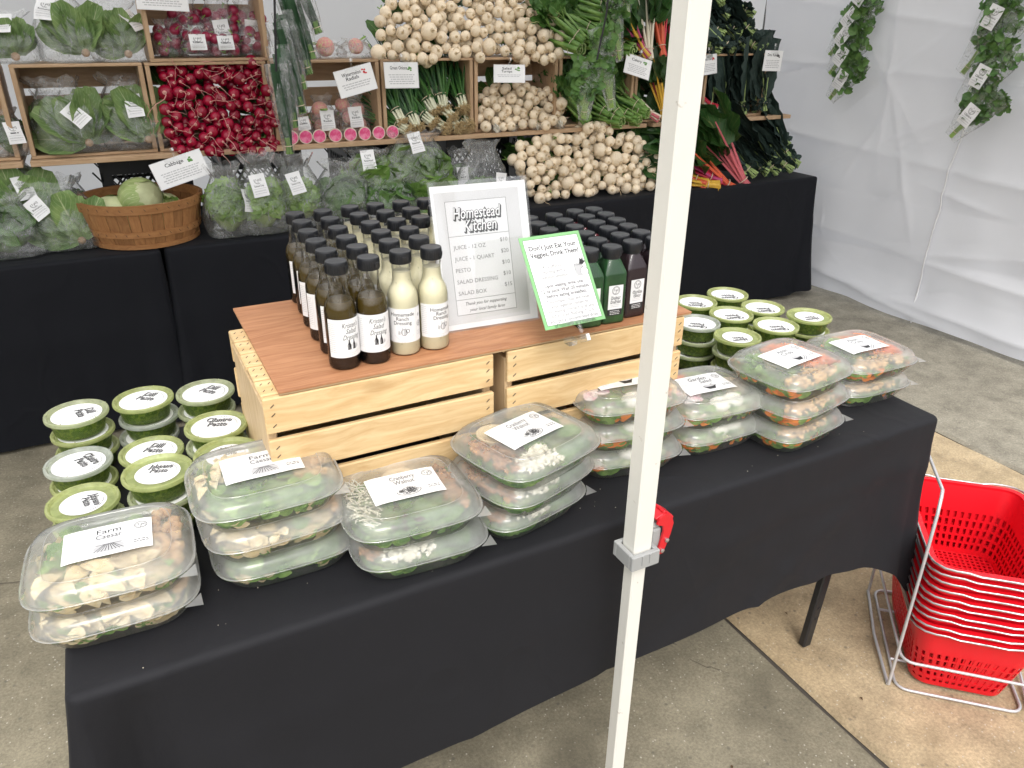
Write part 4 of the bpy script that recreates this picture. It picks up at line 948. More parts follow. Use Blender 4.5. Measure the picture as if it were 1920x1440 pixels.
BEDC = mat('cheese_and_crouton_bed', (.58, .46, .26), .5, .3, 60, bump=.8, bs=90, col2=(.22, .27, .08), c2s=38, c2t=(.5, .62)); BEDP = mat('pale_garden_bed', (.26, .30, .12), .5, .35, 60, bump=.8, bs=90, col2=(.55, .42, .36), c2s=40, c2t=(.5, .62))
def salad_label(name, l2, art):
    k = Ink(); W, H = .124, .080
    k.rect(-W / 2 + .034, -H / 2 + .003, W / 2 - .031, H / 2 - .003, 5)
    k.rect(-W / 2 + .0335, -H / 2, -W / 2 + .0338, H / 2, 1); k.rect(W / 2 - .0308, -H / 2, W / 2 - .0305, H / 2, 1); k.frame(-W / 2 + .0025, -H / 2 + .003, -W / 2 + .031, H / 2 - .003, .0003, 1)
    t = Ink(); cx = .0015
    if art == 'garden': t.script(name, cx - .004, .016, .021, fit=.046, bold=.006); t.script(l2, cx + .008, .001, .019, fit=.034, bold=.006)
    else: t.text(name, cx, .0185, .0165, fit=.044 if len(name) > 5 else .034); t.text(l2, cx, .0045, .0165, fit=.036)
    if art == 'farm':
        t.ring(cx, -.020, .024, .0135, .0012, 26, 1); t.disc(cx, -.020, .0215, .011, 22, 1)
        for i in range(9): t.line((cx + (i - 4) * .0015, -.012), (cx + (i - 4) * .0052, -.0285), .0010, 0, .0001)
        t.rect(cx - .018, -.0125, cx + .018, -.0115, 0, .0001)
    elif art == 'walnut':
        r = random.Random(1)
        for i in range(34): a, q = r.uniform(0, 6.3), math.sqrt(r.random()) * .9; x, y = cx + .018 * q * math.cos(a), -.019 + .010 * q * math.sin(a); t.ring(x, y, .0036, .0030, .0009, 10, 0)
        t.ring(cx, -.020, .0215, .0130, .0011, 26, 0, PI * .95, PI * 2.05)
    elif art == 'garden':
        t.poly([(cx - .014, -.016), (cx + .018, -.016), (cx + .010, -.030), (cx - .006, -.030)], 0); t.ring(cx + .002, -.016, .017, .0052, .0011, 22, 0); t.disc(cx + .002, -.0155, .013, .004, 16, 1, .0001); t.line((cx + .006, -.014), (cx + .016, -.004), .0012)
    else:
        t.poly([(cx - .014, -.013), (cx + .014, -.013), (cx + .007, -.028), (cx - .007, -.028)], 0); t.disc(cx, -.0125, .015, .0048, 20, 1, .0001); t.ring(cx, -.0125, .0152, .005, .001, 22, 0); t.line((cx + .004, -.034), (cx + .024, -.016), .0012); t.line((cx + .009, -.035), (cx + .026, -.020), .0012)
    for i in range(4): t.words(-W / 2 + .005, -W / 2 + .029, .028 - i * .004, .0016, i, 1, 'c', .9)
    for i in range(4): t.words(-W / 2 + .005, -W / 2 + .029, .008 - i * .004, .0016, i + 5, 1, 'c', .8)
    for i in range(3): t.words(-W / 2 + .007, -W / 2 + .027, -.020 - i * .004, .0016, i + 9, 1, 'c', .8)
    t.logo(W / 2 - .0155, .022, .0095); t.words(W / 2 - .025, W / 2 - .006, .006, .0013, 3, 1, 'c')
    t.ring(W / 2 - .0205, -.004, .004, .003, .0008, 12, 1); t.ring(W / 2 - .010, -.004, .004, .003, .0008, 12, 1)
    for i in range(2): t.words(W / 2 - .027, W / 2 - .004, -.018 - i * .005, .0018, i + 4, 0, 'c', .9)
    t.v = [(x, y, z + .0002) for x, y, z in t.v]; k.join(t); return k, W, H
def make_salad(kind, seed, label=None, lidm=None):
    t = thing('salad_box', '', 'salad box')
    b = lath_sq([(.76, .0), (.795, .002), (.835, .008), (.945, .030), (.955, .034), (.995, .0355), (1.0, .0375), (.995, .0385)], cap1=False)
    for a in [i * PI / 4 for i in (0, 1, 2, 3, 4, 5, 6, 7)]: pass
    ds = b.v; b.v = [(x * (1 - (.012 * (1 + math.cos(14 * math.atan2(y / TRB, x / TRA))) if .003 < z < .026 else 0)), y * (1 - (.012 * (1 + math.cos(14 * math.atan2(y / TRB, x / TRA))) if .003 < z < .026 else 0)), z) for x, y, z in ds]
    tr = b.obj('tray', PET, t, 60)
    b = lath_sq([(1.0, .0380), (1.008, .0392), (1.004, .0412), (.985, .0415), (.975, .0405), (.965, .0418), (.945, .050), (.905, .0565), (.84, .0605), (.76, .0618), (.735, .0604), (.72, .0590), (.60, .0588), (.01, .0588)], cap0=False)
    b.add([(TRA * .76, -TRB * .955, .0385), (TRA * .985, -TRB * .985, .0370), (TRA * .975, -TRB * .72, .0385), (TRA * .86, -TRB * .87, .0392)], [(0, 1, 3), (1, 2, 3)])
    lo = b.obj('lid', lidm or LID, t, 50)
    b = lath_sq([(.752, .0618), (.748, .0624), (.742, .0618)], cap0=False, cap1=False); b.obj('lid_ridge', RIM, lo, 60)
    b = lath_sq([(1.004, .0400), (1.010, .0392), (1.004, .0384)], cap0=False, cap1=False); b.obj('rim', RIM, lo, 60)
    salad_contents(t, kind, seed)
    if label:
        k, W, H = salad_label(*label); mb = MB()
        def bend(x, y): return .0627 - .0055 * max(0, (abs(x) - .04) / .022) ** 2 * .35
        grid(mb, 12, 4, lambda u, v: (W * (u - .5), H * (v - .5), bend(W * (u - .5), 0))); lb = mb.obj('label', PAPER, t, 180)
        lb.location = (0, .004, 0)
        k.v = [(x, y, bend(x, 0) + .00025 + z) for x, y, z in k.v]; k.obj('lettering', INKS + [PGREYL], lb, 0)
    return t
LB = {'F': ('Farm', 'Caesar', 'farm'), 'C': ('Cranberry', 'Walnut', 'walnut'), 'G': ('Garden', 'Salad', 'garden'), 'A': ('Asian', 'Crisp', 'asian')}
rr = random.Random(21)
def stack(x, y, rz, kinds, lab, where, kindname, dx=0.0, dy=0.0):
    """kinds listed from the top box down"""
    n = len(kinds)
    for i, (kd, seed) in enumerate(kinds):
        lev = n - 1 - i; t = make_salad(kd, seed, LB[lab] if i == 0 else None)
        pos = 'top' if i == 0 else ('bottom' if i == n - 1 else 'middle')
        t['label'] = '%s salad box, %s of the %s' % (kindname, pos, where)
        t['group'] = 'clear salad boxes along the near table edge'
        t.location = (x + (dx * (i / max(1, n - 1)) + rr.uniform(-.004, .004) if i else 0), y + (dy * (i / max(1, n - 1)) + rr.uniform(-.004, .004) if i else 0), T + .0055 + lev * .0592); t.rotation_euler = (0, 0, rz + (rr.uniform(-.06, .06) if i else 0))
stack(-.283, -.018, -0.049, [('caesar', 1), ('caesar', 2)], 'F', 'stack at the front left table corner', 'farm caesar')
stack(-.042, .000, -0.011, [('caesar_green', 4), ('caesar', 5), ('caesar_green', 6)], 'F', 'second stack from the left end', 'farm caesar', .012, .002)
stack((0.175, -0.071)[0], (0.175, -0.071)[1] - .008, -0.052, [('cranberry_nut', 7), ('cranberry', 8)], 'C', 'low stack in front of the crate', 'cranberry walnut', .01)
stack((0.403, -0.078)[0], (0.403, -0.078)[1] - .012, 0.280, [('cranberry', 9), ('cranberry', 10), ('cranberry', 11)], 'C', 'tall tilted stack left of the tent leg', 'cranberry walnut', -.005, .03)
stack(.680, .012, -0.127, [('garden', 12), ('garden', 13), ('garden', 14)], 'G', 'stack behind the tent leg', 'garden', .0, -.0)
stack(.905, .006, -0.078, [('garden', 15), ('garden', 16)], 'G', 'low stack right of the tent leg', 'garden')
stack((1.085, -0.057)[0], (1.085, -0.057)[1] - .004, 0.139, [('asian', 17), ('asian', 19), ('asian', 21)], 'A', 'tall stack near the right end', 'asian crisp', .0, -.01)
stack(1.405, .010, -0.037, [('asian', 18), ('asian', 23)], 'A', 'stack at the right end of the table', 'asian crisp', -.01)
# ---------------------------------------------------------------- nested red shopping baskets in a wire rack
RZ = -.752; BCX, BCY = 1.655, -.275
def bw(lx, ly, z): return (BCX + lx * math.cos(RZ) - ly * math.sin(RZ), BCY + lx * math.sin(RZ) + ly * math.cos(RZ), z)
SQ6 = sqr(6.5)
def make_basket():
    t = thing('shopping_basket', '', 'basket')
    HX0, HY0, HX1, HY1, HH = .112, .168, .146, .206, .205; n = 132; wl = .0022
    RC = .042; sx_, sy_, ar = 2 * (.129 - RC), 2 * (.187 - RC), PI / 2 * RC; seg = [sy_, ar, sx_, ar, sy_, ar, sx_, ar]; tot = sum(seg)
    def pt(s, f, off=0.0):
        hx, hy = HX0 + (HX1 - HX0) * f - off, HY0 + (HY1 - HY0) * f - off; rc = RC - off * .5; u = s * tot; i = 0
        while i < 7 and u > seg[i]: u -= seg[i]; i += 1
        q = u / seg[i]; k = i // 2; c = [(hx - rc, hy - rc), (-hx + rc, hy - rc), (-hx + rc, -hy + rc), (hx - rc, -hy + rc)]
        if i % 2: a = PI / 2 * (k + q); return (c[k][0] + rc * math.cos(a), c[k][1] + rc * math.sin(a), HH * f)
        p0 = c[k - 1]; p1 = c[k]; a = PI / 2 * k; return (p0[0] + (p1[0] - p0[0]) * q + rc * math.cos(a), p0[1] + (p1[1] - p0[1]) * q + rc * math.sin(a), HH * f)
    # even steps round the perimeter
    ang = [(i + .5) / n for i in range(n)]
    rows = [0, .04, .075, .15, .18, .255, .285, .37, .40, .49, .52, .61, .64, .80, 1.0]; holes = {1, 3, 5, 7, 9, 11}; holes = {2, 4, 6, 8, 10} 
    mb = MB(); out = [[pt(a, f) for a in ang] for f in rows]; inn = [[pt(a, f, wl) for a in ang] for f in rows]
    vs = [p for r_ in out for p in r_] + [p for r_ in inn for p in r_]; O = len(rows) * n; fs = []
    def open_(j, k): return j in holes and k % 2 == 0 and j < len(rows) - 1
    def Hh(j, k): return (j in (2, 4, 6, 8, 10)) and k % 2 == 0
    for j in range(len(rows) - 1):
        for k in range(n):
            k2 = (k + 1) % n; a, b, c, d = j * n + k, j * n + k2, (j + 1) * n + k2, (j + 1) * n + k
            if Hh(j, k): fs += [(a, a + O, b + O, b), (d, c, c + O, d + O), (a, d, d + O, a + O), (b, b + O, c + O, c)]
            else: fs += [(a, b, c, d), (a + O, d + O, c + O, b + O)]
    mb.add(vs, fs); mb.obj('basket_wall', BASKETRED, t, 30)
    mb = MB(); nx, ny = 17, 25   # floor grille
    for i in range(nx):
        x = -HX0 + .006 + (2 * HX0 - .012) * i / (nx - 1); box(mb, (x, 0, .0012), (.005, 2 * HY0 * (1 - min(.98, abs(x) / HX0) ** 6.5) ** (1 / 6.5) - .006, .0024))
    for i in range(ny):
        y = -HY0 + .006 + (2 * HY0 - .012) * i / (ny - 1); box(mb, (0, y, .0014), (2 * HX0 * (1 - min(.98, abs(y) / HY0) ** 6.5) ** (1 / 6.5) - .006, .005, .0028))
    stuff(mb.obj('floor_grille', BASKETRED, t, 0))
    mb = MB(); A = [i / 96 for i in range(96)]; prof = [(0, -.004), (.009, -.005), (.0115, -.003), (.011, .003), (.004, .0045), (-.003, .003), (-.003, -.004)]; K = len(prof)
    vs = []
    for a in A:
        for (o, z) in prof: q = pt(a, 1.0, -o); vs.append((q[0], q[1], HH + z))
    m_ = len(A); mb.add(vs, [(i * K + k, ((i + 1) % m_) * K + k, ((i + 1) % m_) * K + (k + 1) % K, i * K + (k + 1) % K) for i in range(m_) for k in range(K)]); mb.obj('rim', BASKETRED, t, 40)
    for s in (-1, 1):
        mb = MB(); hx, hy = HX1 + .0165, HY1 + .0165
        P = [(-s * hx, 0, HH - .004)]
        P = []
        for i in range(29):
            q = pt(((0 if s > 0 else .5) + .5 * i / 28 + sy_ / 2 / tot) % 1.0, 1.0, -.0145); P.append((q[0], q[1], HH + .006 - (.005 if abs(q[0]) < .07 else 0)))
        tube(mb, P, .0028, 6); mb.obj('wire_handle', STEEL, t, 60)
    return t
bk = make_basket(); NB = 10
names = ['top', 'second from top', 'third from top', 'fourth from top', 'fifth from top', 'sixth from top', 'fourth from bottom', 'third from bottom', 'second from bottom', 'bottom']
for i in range(NB):
    lev = NB - 1 - i; loc = bw(rr.uniform(-.003, .003) + .0, rr.uniform(-.003, .003), .014 + lev * .0222); r = (0, 0, RZ + rr.uniform(-.012, .012)); lb = 'red plastic shopping basket with wire handles, %s of the nested stack' % names[i]
    if i == 0: bk.location = loc; bk.rotation_euler = r; bk['label'] = lb; bk['group'] = 'nested red shopping baskets'
    else: dup(bk, loc, r, lb, 'nested red shopping baskets')
rk = thing('basket_rack', 'grey wire floor rack holding the stack of red shopping baskets', 'rack', (BCX, BCY, 0), (0, 0, RZ))
def rnd_rect(hx, hy, z, rc=.03, n=5):
    P = []
    for (cx, cy, a0) in ((hx - rc, -hy + rc, -PI / 2), (hx - rc, hy - rc, 0), (-hx + rc, hy - rc, PI / 2), (-hx + rc, -hy + rc, PI)):
        for i in range(n): a = a0 + PI / 2 * i / (n - 1); P.append((cx + rc * math.cos(a), cy + rc * math.sin(a), z))
    return P + [P[0], P[1]]
mb = MB(); tube(mb, rnd_rect(.150, .200, .008), .0040, 7); mb.obj('base_frame', GALV, rk, 60)
mb = MB(); tube(mb, rnd_rect(.160, .215, .115), .0040, 7); mb.obj('holding_loop', GALV, rk, 60)
for y in (-.19, .19):
    mb = MB(); P = [(-.166, y, .006), (-.171, y, .40), (-.173, y * .98, .55), (-.168, y * .86, .585), (-.163, y * .75, .592), (-.163, 0, .594)]; tube(mb, P, .0042, 7); mb.obj('upright', GALV, rk, 60)
    mb = MB(); P = [(.166, y, .006), (.171, y, .40), (.173, y * .98, .55), (.168, y * .86, .585), (.163, y * .75, .592), (.163, 0, .594)]; tube(mb, P, .0042, 7); mb.obj('upright', GALV, rk, 60)
mb = MB()
for y in (-.10, .10): tube(mb, [(-.150, y, .014), (.150, y, .014)], .004, 6)
mb.obj('cross_wire', GALV, rk, 60)
for x in (-.168, .168):
    mb = MB(); tube(mb, [(x, -.19, .006), (x * 1.08, -.02, .02), (x, .19, .006)], .0045, 6); mb.obj('side_bar', GALV, rk, 60)
# ---------------------------------------------------------------- shelf: black milk crates, boards, wooden crates on their sides
SH = T + .335; CT = T + .672; SY = 2.38
def milk_crate(x, label, y=2.745):
    c = thing('milk_crate', label, 'crate', (x, y, T + .0055), group='black milk crates carrying the shelf boards'); s, h = .36, .305
    for (nx_, ny_) in ((0, -1), (0, 1), (1, 0), (-1, 0)):
        mb = MB(); a = math.atan2(nx_, -ny_); M = TR(nx_ * (s / 2 - .004), ny_ * (s / 2 - .004), 0, rz=a)
        w = s - (.0 if nx_ == 0 else .018)
        for z, hh in ((.025, .05), (.262, .086), (.150, .014)): box(mb, (0, 0, z), (w, .008, hh), M=M)
        for sx in (-1, 1): box(mb, (sx * (w / 2 - .022), 0, .13), (.044, .0078, .18), M=M)
        for i in range(-4, 5):
            for q in (-1, 1): box(mb, (0, 0, 0), (.0065, .006, .245), M=M @ TR(i * .034, 0, .135, ry=q * .62))
        box(mb, (0, -.005, .262), (.12, .006, .03), M=M)
        mb.obj('side_panel', BLACKCRATE, c, 0)
    mb = MB()
    for i in range(9): box(mb, (-.16 + .04 * i, 0, .004), (.012, s - .02, .008)); box(mb, (0, -.16 + .04 * i, .005), (s - .02, .012, .008))
    stuff(mb.obj('bottom_grille', BLACKCRATE, c, 0)); return c
for x, l in ((-.02, 'black lattice milk crate behind the round basket'), (.470, 'black milk crate under the shelf behind the bagged curly lettuce'), (1.045, 'black milk crate under the shelf behind the bagged butter lettuce'), (1.56, 'black milk crate under the shelf behind the bag of greens'), (2.10, 'black milk crate under the shelf behind the turnip pile'), (2.72, 'black milk crate under the shelf behind the chard'), (-.78, 'black milk crate under the shelf at the far left')): milk_crate(x, l)
def board(x0, x1, label):
    mb = MB(); box(mb, (0, 0, 0), (x1 - x0, .57, .021), b=.002); o = mb.obj('shelf_board', SHELFW, sm=30, loc=((x0 + x1) / 2, 2.625, SH - .0112)); tag(o, label, 'shelf board')
board(-.425, 2.46, 'long pale wooden shelf board lying across the black milk crates'); board(2.50, 3.52, 'short pale wooden shelf board under the kale bunches'); board(-1.2, -.45, 'pale wooden shelf board at the far left of the stall')
def shelf_crate(x0, x1, z0, h, label, y=SY, rz=0.0, d=.235):
    c = thing('wooden_crate', label, 'crate', (x0, y, z0), (0, 0, rz), group='pine crates set on their sides as shelves'); w = x1 - x0; t = .017
    def b(nm, cx, cy, cz, sx, sy, sz, m): mb = MB(); box(mb, (0, 0, 0), (sx, sy, sz), b=.0018); return mb.obj(nm, m, c, 30, (cx, cy, cz))
    for x in (t / 2, w - t / 2): b('end_panel', x, d / 2, h / 2, t, d, h - .0225, SHELFZ)
    for z in (.0056, h - .0056):
        for k in range(3): b('slat', w / 2, .0395 + k * (d - .078) / 2, z, w, .078 - .001, .011, SHELFW)
    for k in range(3): b('back_slat', w / 2, d + .0058, .058 + k * (h - .116) / 2, w, .011, .083, SHELFW)
    return c
for a, l in (((-.905, -.455), 'pine crate on its side at the far left end of the shelf'), ((-.418, .030), 'pine crate on its side holding two big bags of romaine'), ((.038, .500), 'pine crate on its side overflowing with red radishes'), ((.508, .990), 'pine crate on its side with watermelon radish bags'), ((.998, 1.450), 'pine crate on its side full of green onions'), ((1.458, 1.915), 'pine crate on its side with the middle turnip pile'), ((1.925, 2.385), 'pine crate on its side with the lower celery bunches'), ((2.392, 2.848), 'pine crate on its side with the lower chard bunches'), ((2.860, 3.318), 'pine crate on its side behind the upright kale')):
    shelf_crate(a[0], a[1], SH + .0006, .336, l)
shelf_crate(.062, .520, CT + .0012, .336, 'upper pine crate on its side filled with bagged radishes')
# ---------------------------------------------------------------- bagged greens
def tag_label(parent, word, M, w=.055, h=.085, curl=.006):
    mb = MB(); grid(mb, 4, 4, lambda u, v: (w * (u - .5), h * (v - .5), curl * math.sin(v * 5 + u)), 0, M); lo = mb.obj('paper_label', PAPER, parent, 180)
    k = Ink(); k.logo(0, h * .23, w * .24); k.text(word, 0, -h * .06, w * .17, fit=min(w * .62, w * .11 * len(word)), bold=.01) if word else k.words(-w * .25, w * .25, -h * .04, .004, 2, 0)
    k.rect(-w * .40, h * .025, w * .40, h * .033, 1)
    for i in range(2): k.rect(-w * .42, -h * (.15 + .12 * i), w * .42, -h * (.135 + .12 * i), 1)
    k.words(-w * .38, w * .38, -h * .24, .0016, 1); k.words(-w * .38, w * .38, -h * .36, .0018, 2)
    k.v = [tuple(M @ Vector((x, y, curl * math.sin((y / h + .5) * 5 + x / w + .5) + .0008 + z))) for x, y, z in k.v]; k.obj('lettering', INKS, lo, 0)
def bag_shape(rx, ry, h, seed, neck=.82, lean=(0, 0), rough=.10, flare=.25):
    """crumpled film bag standing on z = 0, thinning to a loose open top"""
    mb = MB(); n, m = 34, 22; vs = []; fs = []
    def S(a, v):
        if v < .06: q = v / .06; r = .72 + .24 * q; z = .004 * q
        elif v < neck: q = (v - .06) / (neck - .06); r = (.96 + .10 * math.sin(q * PI * .8)) * (1 - .72 * max(0, q - .35) ** 1.6 / .65 ** 1.6 * .75); z = .004 + (h * .86 - .004) * q
        else: q = (v - neck) / (1 - neck); r = .50 + flare * q; z = h * .86 + h * .14 * q
        e = 3.0 if v < .2 else 2.3; f = sqr(e); c = f(a)
        fold = rough * (abs(nz(a * 3.0 + seed, v * 4, seed)) * 1.4 - .35) + rough * .8 * nz(math.cos(a) * 5, math.sin(a) * 5, v * 7 + seed) + .5 * rough * math.sin(a * 9 + 5 * v + seed) * max(0, v - .4)
        r *= 1 + fold
        flat = 1 - .35 * max(0, v - neck) / (1 - neck)
        return Vector((c[0] * r * rx + lean[0] * v * v, c[1] * r * ry * flat + lean[1] * v * v, z * (1 + (.10 * nz(math.cos(a) * 2, math.sin(a) * 2, seed) if v > .5 else 0))))
    for j in range(m + 1):
        for k in range(n): vs.append(S(2 * PI * k / n, j / m))
    for j in range(m):
        for k in range(n): k2 = (k + 1) % n; fs.append((j * n + k, j * n + k2, (j + 1) * n + k2, (j + 1) * n + k))
    fs.append(tuple(range(n))[::-1]); mb.add(vs, fs); mb.S = S; return mb
def greens_in(kind, rx, ry, h, seed):
    mb = MB(); r = random.Random(seed)
    if kind == 'romaine':      # head lying stump forward, leaves running up and back
        base = Vector((rx * r.uniform(.1, .45), -ry * .74, h * .16))
        for i in range(30):
            f = i / 30; d = Vector((-rx * r.uniform(.0, .9) + rx * .75 * math.sin(i * 2.4), ry * r.uniform(.1, 1.3) , h * r.uniform(.10, .85)))
            if i < 12: d = Vector((rx * (-1.25 + 1.9 * (i / 11)) , ry * .25, h * r.uniform(.45, .8)))
            l = max(.12, min(d.length * 1.05, h * .84)); d.normalize()
            side = Vector((r.uniform(-.3, .3), -1, .35)); M = aim(base + d * .01, d, r.uniform(-.4, .4), side)
            leaf(mb, M, l, l * r.uniform(.52, .74), r.uniform(.25, .5), r.uniform(-.25, .5), .035, 3, 8, i + seed, 0, lambda v: .20 + .80 * math.sin(PI * min(1, .06 + .90 * v)) ** .8, 2.5)
        ball(mb, .015, base - Vector((0, .010, 0)), 10, 6, 1, (1, .6, 1))
    else:
        nl, l0, l1, w, ruf, cup = {'curly': (130, .05, .085, .9, .14, .3), 'butter': (60, .08, .13, 1.0, .05, .5), 'spinach': (60, .08, .12, .78, .02, .3), 'herb': (110, .035, .06, .7, .10, .2)}[kind]
        for i in range(nl):
            d = rdir(r, -.2, 1); d.y = -abs(d.y) if r.random() < .75 else d.y
            q = r.uniform(.66, .92); zc = h * .47
            p = Vector((d.x * rx * q, d.y * ry * q, zc + d.z * zc * .95 * (q + .1)))
            tdir = Vector((r.uniform(-1, 1), r.uniform(-.6, .3), r.uniform(-.2, 1))); tdir -= d * tdir.dot(d) * .75
            l = r.uniform(l0, l1)
            M = aim(p - tdir.normalized() * l * .4, tdir, r.uniform(-.5, .5), d); leaf(mb, M, l, l * w, cup * r.uniform(.4, 1.4), r.uniform(-.3, .9), ruf, 2, 6, i + seed, 0, None, 3.2 if kind != 'spinach' else 1)
        ball(mb, 1, (0, 0, h * .43), 14, 8, 0, (rx * .70, ry * .70, h * .38), None, .2, seed)
    return mb
STUMP = mat('cut_stump', (.38, .24, .13), .7, .2)
GM = {'romaine': LEAFG, 'curly': LEAFY, 'butter': LEAFB, 'spinach': LEAFS, 'herb': LEAFS}
GW = {'romaine': 'Romaine', 'curly': 'Summer Crisp', 'butter': 'Butterhead', 'spinach': 'Spinach', 'herb': ''}
def bagged(kind, x, y, z, w, h, label, seed, lab=None, dep=None, rz=0.0, lean=(0, 0), cat='bagged greens', fill=1.0, neck=.82, group='bagged greens on the stall', roll=0.0):
    t = thing('greens_bag', label, cat, (x, y, z + .001), (0, 0, rz), group); rx, ry = w / 2, dep or w * .40
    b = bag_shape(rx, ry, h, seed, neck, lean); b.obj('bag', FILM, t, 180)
    greens_in(kind, rx * .90, ry * .90, h * .86 * fill, seed).obj({'romaine': 'romaine_head', 'curly': 'lettuce', 'butter': 'lettuce', 'spinach': 'leaves', 'herb': 'leaves'}[kind], [GM[kind], STUMP], t, 180)
    if lab:
        # label position: side angle, height fraction, twist; pressed against the film
        a, v, tw = lab; p = b.S(a, v); q1 = b.S(a + .3, v); q2 = b.S(a, min(v + .12, .98)); q3 = b.S(a - .3, v); q4 = b.S(a, max(v - .12, 0))
        nrm = (q1 - q3).cross(q2 - q4).normalized(); upd = (q2 - q4).normalized(); xx = upd.cross(nrm).normalized(); upd = nrm.cross(xx)
        M = Matrix((xx, upd, nrm)).transposed().to_4x4(); M.translation = p + nrm * .010; M = M @ Matrix.Rotation(tw, 4, 'Z'); tag_label(t, GW[kind], M, min(.062, w * .42), min(.092, w * .62))
    return t
F = -PI / 2
def bx(px0, py0, px1, py1, y): pass
def bag_at(kind, b, yf, z, label, seed, lab=None, dep=None, **k):
    """b = centre x, width, height measured on the bag's front plane yf"""
    d = dep or b[1] * .40; return bagged(kind, b[0], yf + d * .8, z, b[1], b[2], label, seed, lab, d, **k)
TB = T + .0055
bag_at('romaine', (-0.401, 0.180, 0.177), 2.42, CT, 'bagged romaine head on the crates at the far left, cut by the photo edge', 1, (F - .2, .7, .1), lean=(.02, .05))
bag_at('romaine', (-0.201, 0.229, 0.251), 2.42, CT, 'bagged romaine head on the crate tops, label on its upper left', 2, (F - .55, .66, -.05), lean=(-.02, .05))
bag_at('romaine', (-0.028, 0.230, 0.212), 2.42, CT, 'bagged romaine head on the crate tops, touching the upper radish crate', 3, (F + .6, .62, .25), lean=(.0, .06))
bag_at('romaine', (-0.236, 0.289, 0.275), 2.38, SH + .012, 'big bag of romaine leaning in the left crate, label tilted', 4, (F + .1, .50, .42), lean=(-.07, .04), dep=.085)
bag_at('romaine', (-0.035, 0.261, 0.279), 2.38, SH + .012, 'big bag of romaine upright in the left crate beside the radishes', 5, (F + .1, .58, -.06), lean=(-.02, .05), dep=.085)
bag_at('romaine', (-0.327, 0.149, 0.220), 2.52, SH + .012, 'bag of romaine deep in the left crate behind the front pair', 6, None, dep=.05)
bag_at('herb', (-0.477, 0.132, 0.170), 2.39, SH + .012, 'bag of mixed greens in the crate at the far left edge', 7, (F + .3, .5, .0), dep=.07)
bag_at('romaine', (-0.502, 0.276, 0.394), 2.34, TB, 'tall bagged romaine at the left photo edge, label facing forward', 8, (F + .35, .56, -.06), lean=(-.05, .06), dep=.10)
bag_at('romaine', (-0.346, 0.291, 0.255), 2.235, TB, 'bagged romaine head beside the basket, label at its upper left', 9, (F - .55, .62, .65), lean=(-.05, .05), dep=.11)
bag_at('spinach', (-0.560, 0.277, 0.227), 2.20, TB, 'bag of broad flat leaves lowest at the left photo edge', 10, None, dep=.10)
bag_at('herb', (-0.332, 0.175, 0.247), 2.44, TB, 'dark bag of greens standing behind the basket side romaine', 11, None, dep=.06)
bag_at('curly', (0.247, 0.198, 0.289), 2.16, TB, 'bagged curly lettuce right beside the basket, label on its side', 12, (F + .75, .50, -.3), dep=.085, fill=.95)
bag_at('curly', (0.386, 0.211, 0.326), 2.15, TB, 'bagged curly lettuce with an upright label facing forward', 13, (F - .15, .60, .18), dep=.085, fill=.85)
bag_at('curly', (0.542, 0.242, 0.306), 2.20, TB, 'bagged curly lettuce behind the dark dressing bottles, label high', 14, (F - .1, .62, .25), dep=.09, fill=.8)
bag_at('spinach', (0.743, 0.270, 0.265), 2.20, TB, 'bag of smooth broad leaves in front of the white tent gap', 15, None, dep=.09, fill=.9)
bag_at('butter', (0.903, 0.321, 0.248), 2.26, TB + .05, 'bagged butter lettuce with a white label lying on top, left one', 16, (F - .2, .76, .1), dep=.10)
bag_at('butter', (1.132, 0.371, 0.318), 2.26, TB + .04, 'bagged butter lettuce with a white label lying on top, right one', 17, (F - .15, .80, .2), dep=.11)
bag_at('spinach', (0.957, 0.303, 0.180), 2.17, TB, 'bag of soft leaves lying flat behind the ranch bottles', 18, None, dep=.08)
bag_at('butter', (1.174, 0.294, 0.161), 2.16, TB, 'bag of lettuce lying low behind the price sign', 19, None, dep=.08)
bag_at('herb', (1.437, 0.271, 0.308), 2.22, TB, 'mostly empty clear bag of herbs beside the turnip heap', 20, (F + .45, .42, -.25), dep=.055, fill=.55, neck=.9)
bag_at('herb', (1.365, 0.168, 0.264), 2.34, TB, 'narrow dark bag of herbs behind the mostly empty one', 21, (F, .5, 0), dep=.05, fill=.9)
# ---------------------------------------------------------------- round basket with cabbage
BW1 = woodmat('brown_basket_splint', (.37, .18, .072), (.25, .11, .042), knots=False, axis=2, rough=.5, rnd=.16); BW2 = woodmat('brown_basket_hoop', (.39, .19, .075), (.27, .12, .045), knots=False, axis=0, rough=.5)
bkx, bky = (-0.069, 2.283)
bkx, bky = bkx - .005, 2.105 + .222
bt = thing('splint_basket', 'round brown wooden splint basket with a pale cabbage inside', 'basket', (bkx, bky, T + .006))
R0, R1, BH = .196, .236, .176; ns = 34
for i in range(ns):
    mb = MB(); a0, a1 = 2 * PI * (i + .02) / ns, 2 * PI * (i + .98) / ns; q = .0012 * (i % 2)
    vs = []
    for j in range(5):
        f = j / 4; r_ = R0 + (R1 - R0) * f ** .8 + q
        for a in (a0, (a0 + a1) / 2, a1): vs += [(r_ * math.cos(a), r_ * math.sin(a), BH * f), ((r_ - .003) * math.cos(a), (r_ - .003) * math.sin(a), BH * f)]
    fs = []
    for j in range(4):
        o = j * 6
        for k in (0, 2): fs += [(o + k, o + k + 2, o + k + 8, o + k + 6), (o + k + 1, o + k + 7, o + k + 9, o + k + 3)]
        fs += [(o, o + 6, o + 7, o + 1), (o + 4, o + 5, o + 11, o + 10)]
    fs += [(0, 1, 3, 2), (2, 3, 5, 4), (24, 26, 27, 25), (26, 28, 29, 27)]
    mb.add(vs, fs); mb.obj('splint', BW1, bt, 30)
